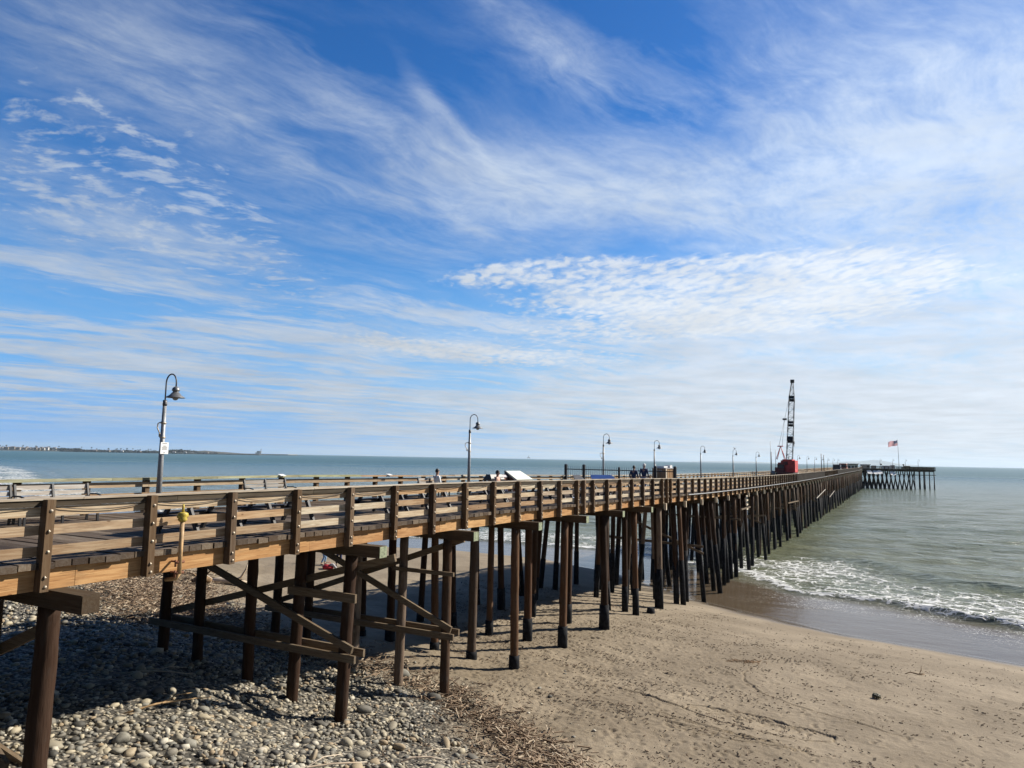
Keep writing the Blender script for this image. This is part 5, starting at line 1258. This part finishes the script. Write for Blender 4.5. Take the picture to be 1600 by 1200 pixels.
# large-scale coverage masks
band = add(mul(blob(330, 190, 330, 58, -24), .85), mul(blob(640, 270, 230, 75, -16), 1.15), mul(blob(60, 80, 130, 60, -30), .25))
streak = mul(add(blob(735, 222, 75, 10, -42), mul(blob(665, 160, 60, 16, -50), .5)), .6)
mid = mul(blob(980, 300, 330, 62, -4), 1.0)
rightv = t.map(t.m('ADD', az, mul(t.m('SUBTRACT', veil, .5), .15)), azel(860, 300)[0], azel(1640, 300)[0], 0., 1.45)
bluehole = add(mul(blob(1030, 185, 230, 70, -14), .9), mul(blob(980, 60, 180, 90, -20), .8), mul(blob(560, 90, 230, 60, -8), .6), mul(blob(860, 372, 190, 20, 0), .75), mul(blob(590, 400, 170, 40, -12), .5), mul(blob(60, 180, 120, 60, 0), .5))
leftv = t.m('ADD', mul(blob(130, 345, 230, 50, -16), .65), mul(blob(420, 430, 260, 40, -16), .4))
low = t.map(el, azel(800, 520)[1]*1.25, azel(800, 640)[1], 0., 1.)
lowright = mul(low, t.map(az, azel(100, 600)[0], azel(1150, 600)[0], .12, 1.3))
cirrus = add(mul(band, t.map(fib, .34, .76, .0, .85)), mul(streak, t.map(fib, .25, .6, .3, 1.)), mul(mid, t.map(veil, .25, .7, .35, 1.)), mul(leftv, t.map(veil, .3, .75, .1, .85)))
base = mul(t.map(t.m('ADD', mul(veil, .5), mul(fib, .5)), .38, .72), .14)
hi = t.map(el, azel(1350, 20)[1], azel(1300, 280)[1], .30, 1.)
rv = mul(mul(t.m('SUBTRACT', rightv, mul(bluehole, .45)), hi), t.map(t.m('ADD', mul(veil, .4), mul(fib, .6)), .30, .70, .25, 1.25))
rv = t.m('MAXIMUM', rv, 0.)
lw = mul(lowright, t.map(t.noise(rotp(pw, 33, .5, 1.3), 1., 7, .64),   .38, .60, .08, 1.5))
stripes = mul(mul(t.map(el, .28, .19), t.map(el, 0.015, .07)), mul(t.map(t.noise(rotp(pw, 36, .42, 1.25), 1., 7, .68, .2), .45, .60), 1.25))
acm = add(blob(1020, 432, 290, 40, -3), mul(blob(790, 428, 140, 18, 6), .9), mul(blob(1260, 428, 200, 40, 0), .8), mul(blob(1180, 480, 400, 40, 0), .75), mul(blob(1330, 420, 200, 40, 0), .5), mul(blob(1000, 520, 400, 22, 0), .7), mul(blob(870, 475, 160, 20, 0), .5), mul(blob(650, 545, 220, 18, -6), .7), mul(blob(180, 545, 200, 16, -4), .5), mul(blob(900, 560, 300, 22, -2), .8), mul(blob(500, 460, 160, 30, -16), .35))
acm = t.m('MINIMUM', acm, 1.05)
cells = t.m('ADD', mul(t.m('SUBTRACT', .95, cell), .40), mul(cell2, 1.1))
ac = mul(t.map(t.m('ADD', cells, mul(t.m('SUBTRACT', acm, 1.), .72)), .54, .92), .84)
ptm = add(mul(blob(170, 230, 190, 80, -20), 1.), mul(blob(60, 330, 160, 60, -10), .7), mul(blob(360, 330, 80, 40, -20), .9), mul(blob(440, 440, 320, 50, -18), .85), mul(blob(240, 290, 120, 60, -20), .6), mul(blob(340, 100, 120, 50, 0), .35))
pt_ = mul(t.map(t.m('ADD', puff, mul(t.m('SUBTRACT', t.m('MINIMUM', ptm, 1.), 1.), .30)), .47, .70), .85)
tot = add(base, cirrus, rv, lw, mul(stripes, 1.), pt_)
wisp = mul(add(mul(blob(900, 110, 230, 36, -30), .55), mul(blob(1090, 130, 200, 60, -12), .35), mul(blob(420, 60, 240, 30, -14), .3)), t.map(fib, .40, .72))
tot = t.m('SUBTRACT', t.m('ADD', tot, wisp), mul(bluehole, .10)); tot = t.m('MAXIMUM', tot, 0.)
fine = t.noise(rotp(pw, 52, 4., 10.), 1., 6, .70); mott = t.noise(rotp(pw, 20, 6., 8.), 1., 6, .66)
tot = mul(tot, t.m('SUBTRACT', 1., mul(acm, .22)))
tot = mul(mul(tot, t.map(fine, .28, .72, .62, 1.35)), t.map(mott, .32, .68, .70, 1.25))
cov = t.m('SUBTRACT', 1., t.m('EXPONENT', mul(tot, -1.45)))
cov = t.m('SUBTRACT', 1., mul(t.m('SUBTRACT', 1., cov), t.m('SUBTRACT', 1., t.m('MINIMUM', ac, .93))))
cov = mul(cov, mul(t.map(t.m('ABSOLUTE', az), .95, 1.5, 1., .12), t.map(el, .64, .8, 1., .1)))  # cloud cover thinned out of view, overhead and behind, to darken shadow fill
dot = t.v('DOT_PRODUCT', D, (math.sin(SUNAZ)*math.cos(SUNEL), math.cos(SUNAZ)*math.cos(SUNEL), math.sin(SUNEL)), out=1)
bright = t.map(dot, 0., 1., .90, 1.35)
shade = t.map(t.noise(pw, 1.5, 6, .6), .2, .8, .84, 1.06)
K = 8.9
cc = t.mix(ac, (.70, .81, .97), (.92, .96, 1.))
cc = t.mix(t.map(el, .0, .25, 1., 0.), cc, (.78, .84, .91))
ccol = t.v('SCALE', cc, mul(mul(bright, shade), K))
hs = t.n.new('ShaderNodeHueSaturation'); hs.inputs['Saturation'].default_value = 1.35; hs.inputs['Value'].default_value = 1.45; t.put(hs.inputs['Color'], sky.outputs[0])
hzc = t.mix(t.map(az, -.7, .6), (1.9, 4.6, 8.6), (6.3, 7.4, 8.6))
skyc = t.mix(t.map(el, .0, .30, .95, .0), hs.outputs[0], hzc)
skyc = t.v('SCALE', skyc, t.map(t.m('ABSOLUTE', az), .85, 1.4, 1., .42))  # unseen sky to the sides and rear dimmed to weaken ambient fill
skyc = t.mix(1., skyc, t.mix(t.map(el, .15, .6), (.70, .95, 1.14), (.54, .76, 1.0)), 'MULTIPLY')
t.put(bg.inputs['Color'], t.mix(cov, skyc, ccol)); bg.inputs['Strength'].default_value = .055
sun = bpy.data.lights.new('sun', 'SUN'); sun.energy = 5.0; sun.angle = R(.55); sun.color = (1., .93, .82)
so = bpy.data.objects.new('sun', sun); C.objects.link(so)
sd = Vector((math.sin(SUNAZ)*math.cos(SUNEL), math.cos(SUNAZ)*math.cos(SUNEL), math.sin(SUNEL))); so.rotation_euler = sd.to_track_quat('Z', 'Y').to_euler()
cam = bpy.data.cameras.new('camera'); co = bpy.data.objects.new('camera', cam); C.objects.link(co)
cam.sensor_width = 36; cam.lens = 36*1109/1600; cam.clip_start = .1; cam.clip_end = 90000
co.location = (0, 0, EYE)
co.rotation_euler = (Matrix.Rotation(R(90)+math.atan(116/1109), 3, 'X') @ Matrix.Rotation(R(1.07), 3, 'Z')).to_euler()
sc = bpy.context.scene; sc.camera = co
sc.view_settings.view_transform = 'Standard'; sc.view_settings.look = 'None'; sc.view_settings.gamma = 1; sc.view_settings.exposure = .72
sc.cycles.volume_bounces = 1; sc.cycles.max_bounces = 6
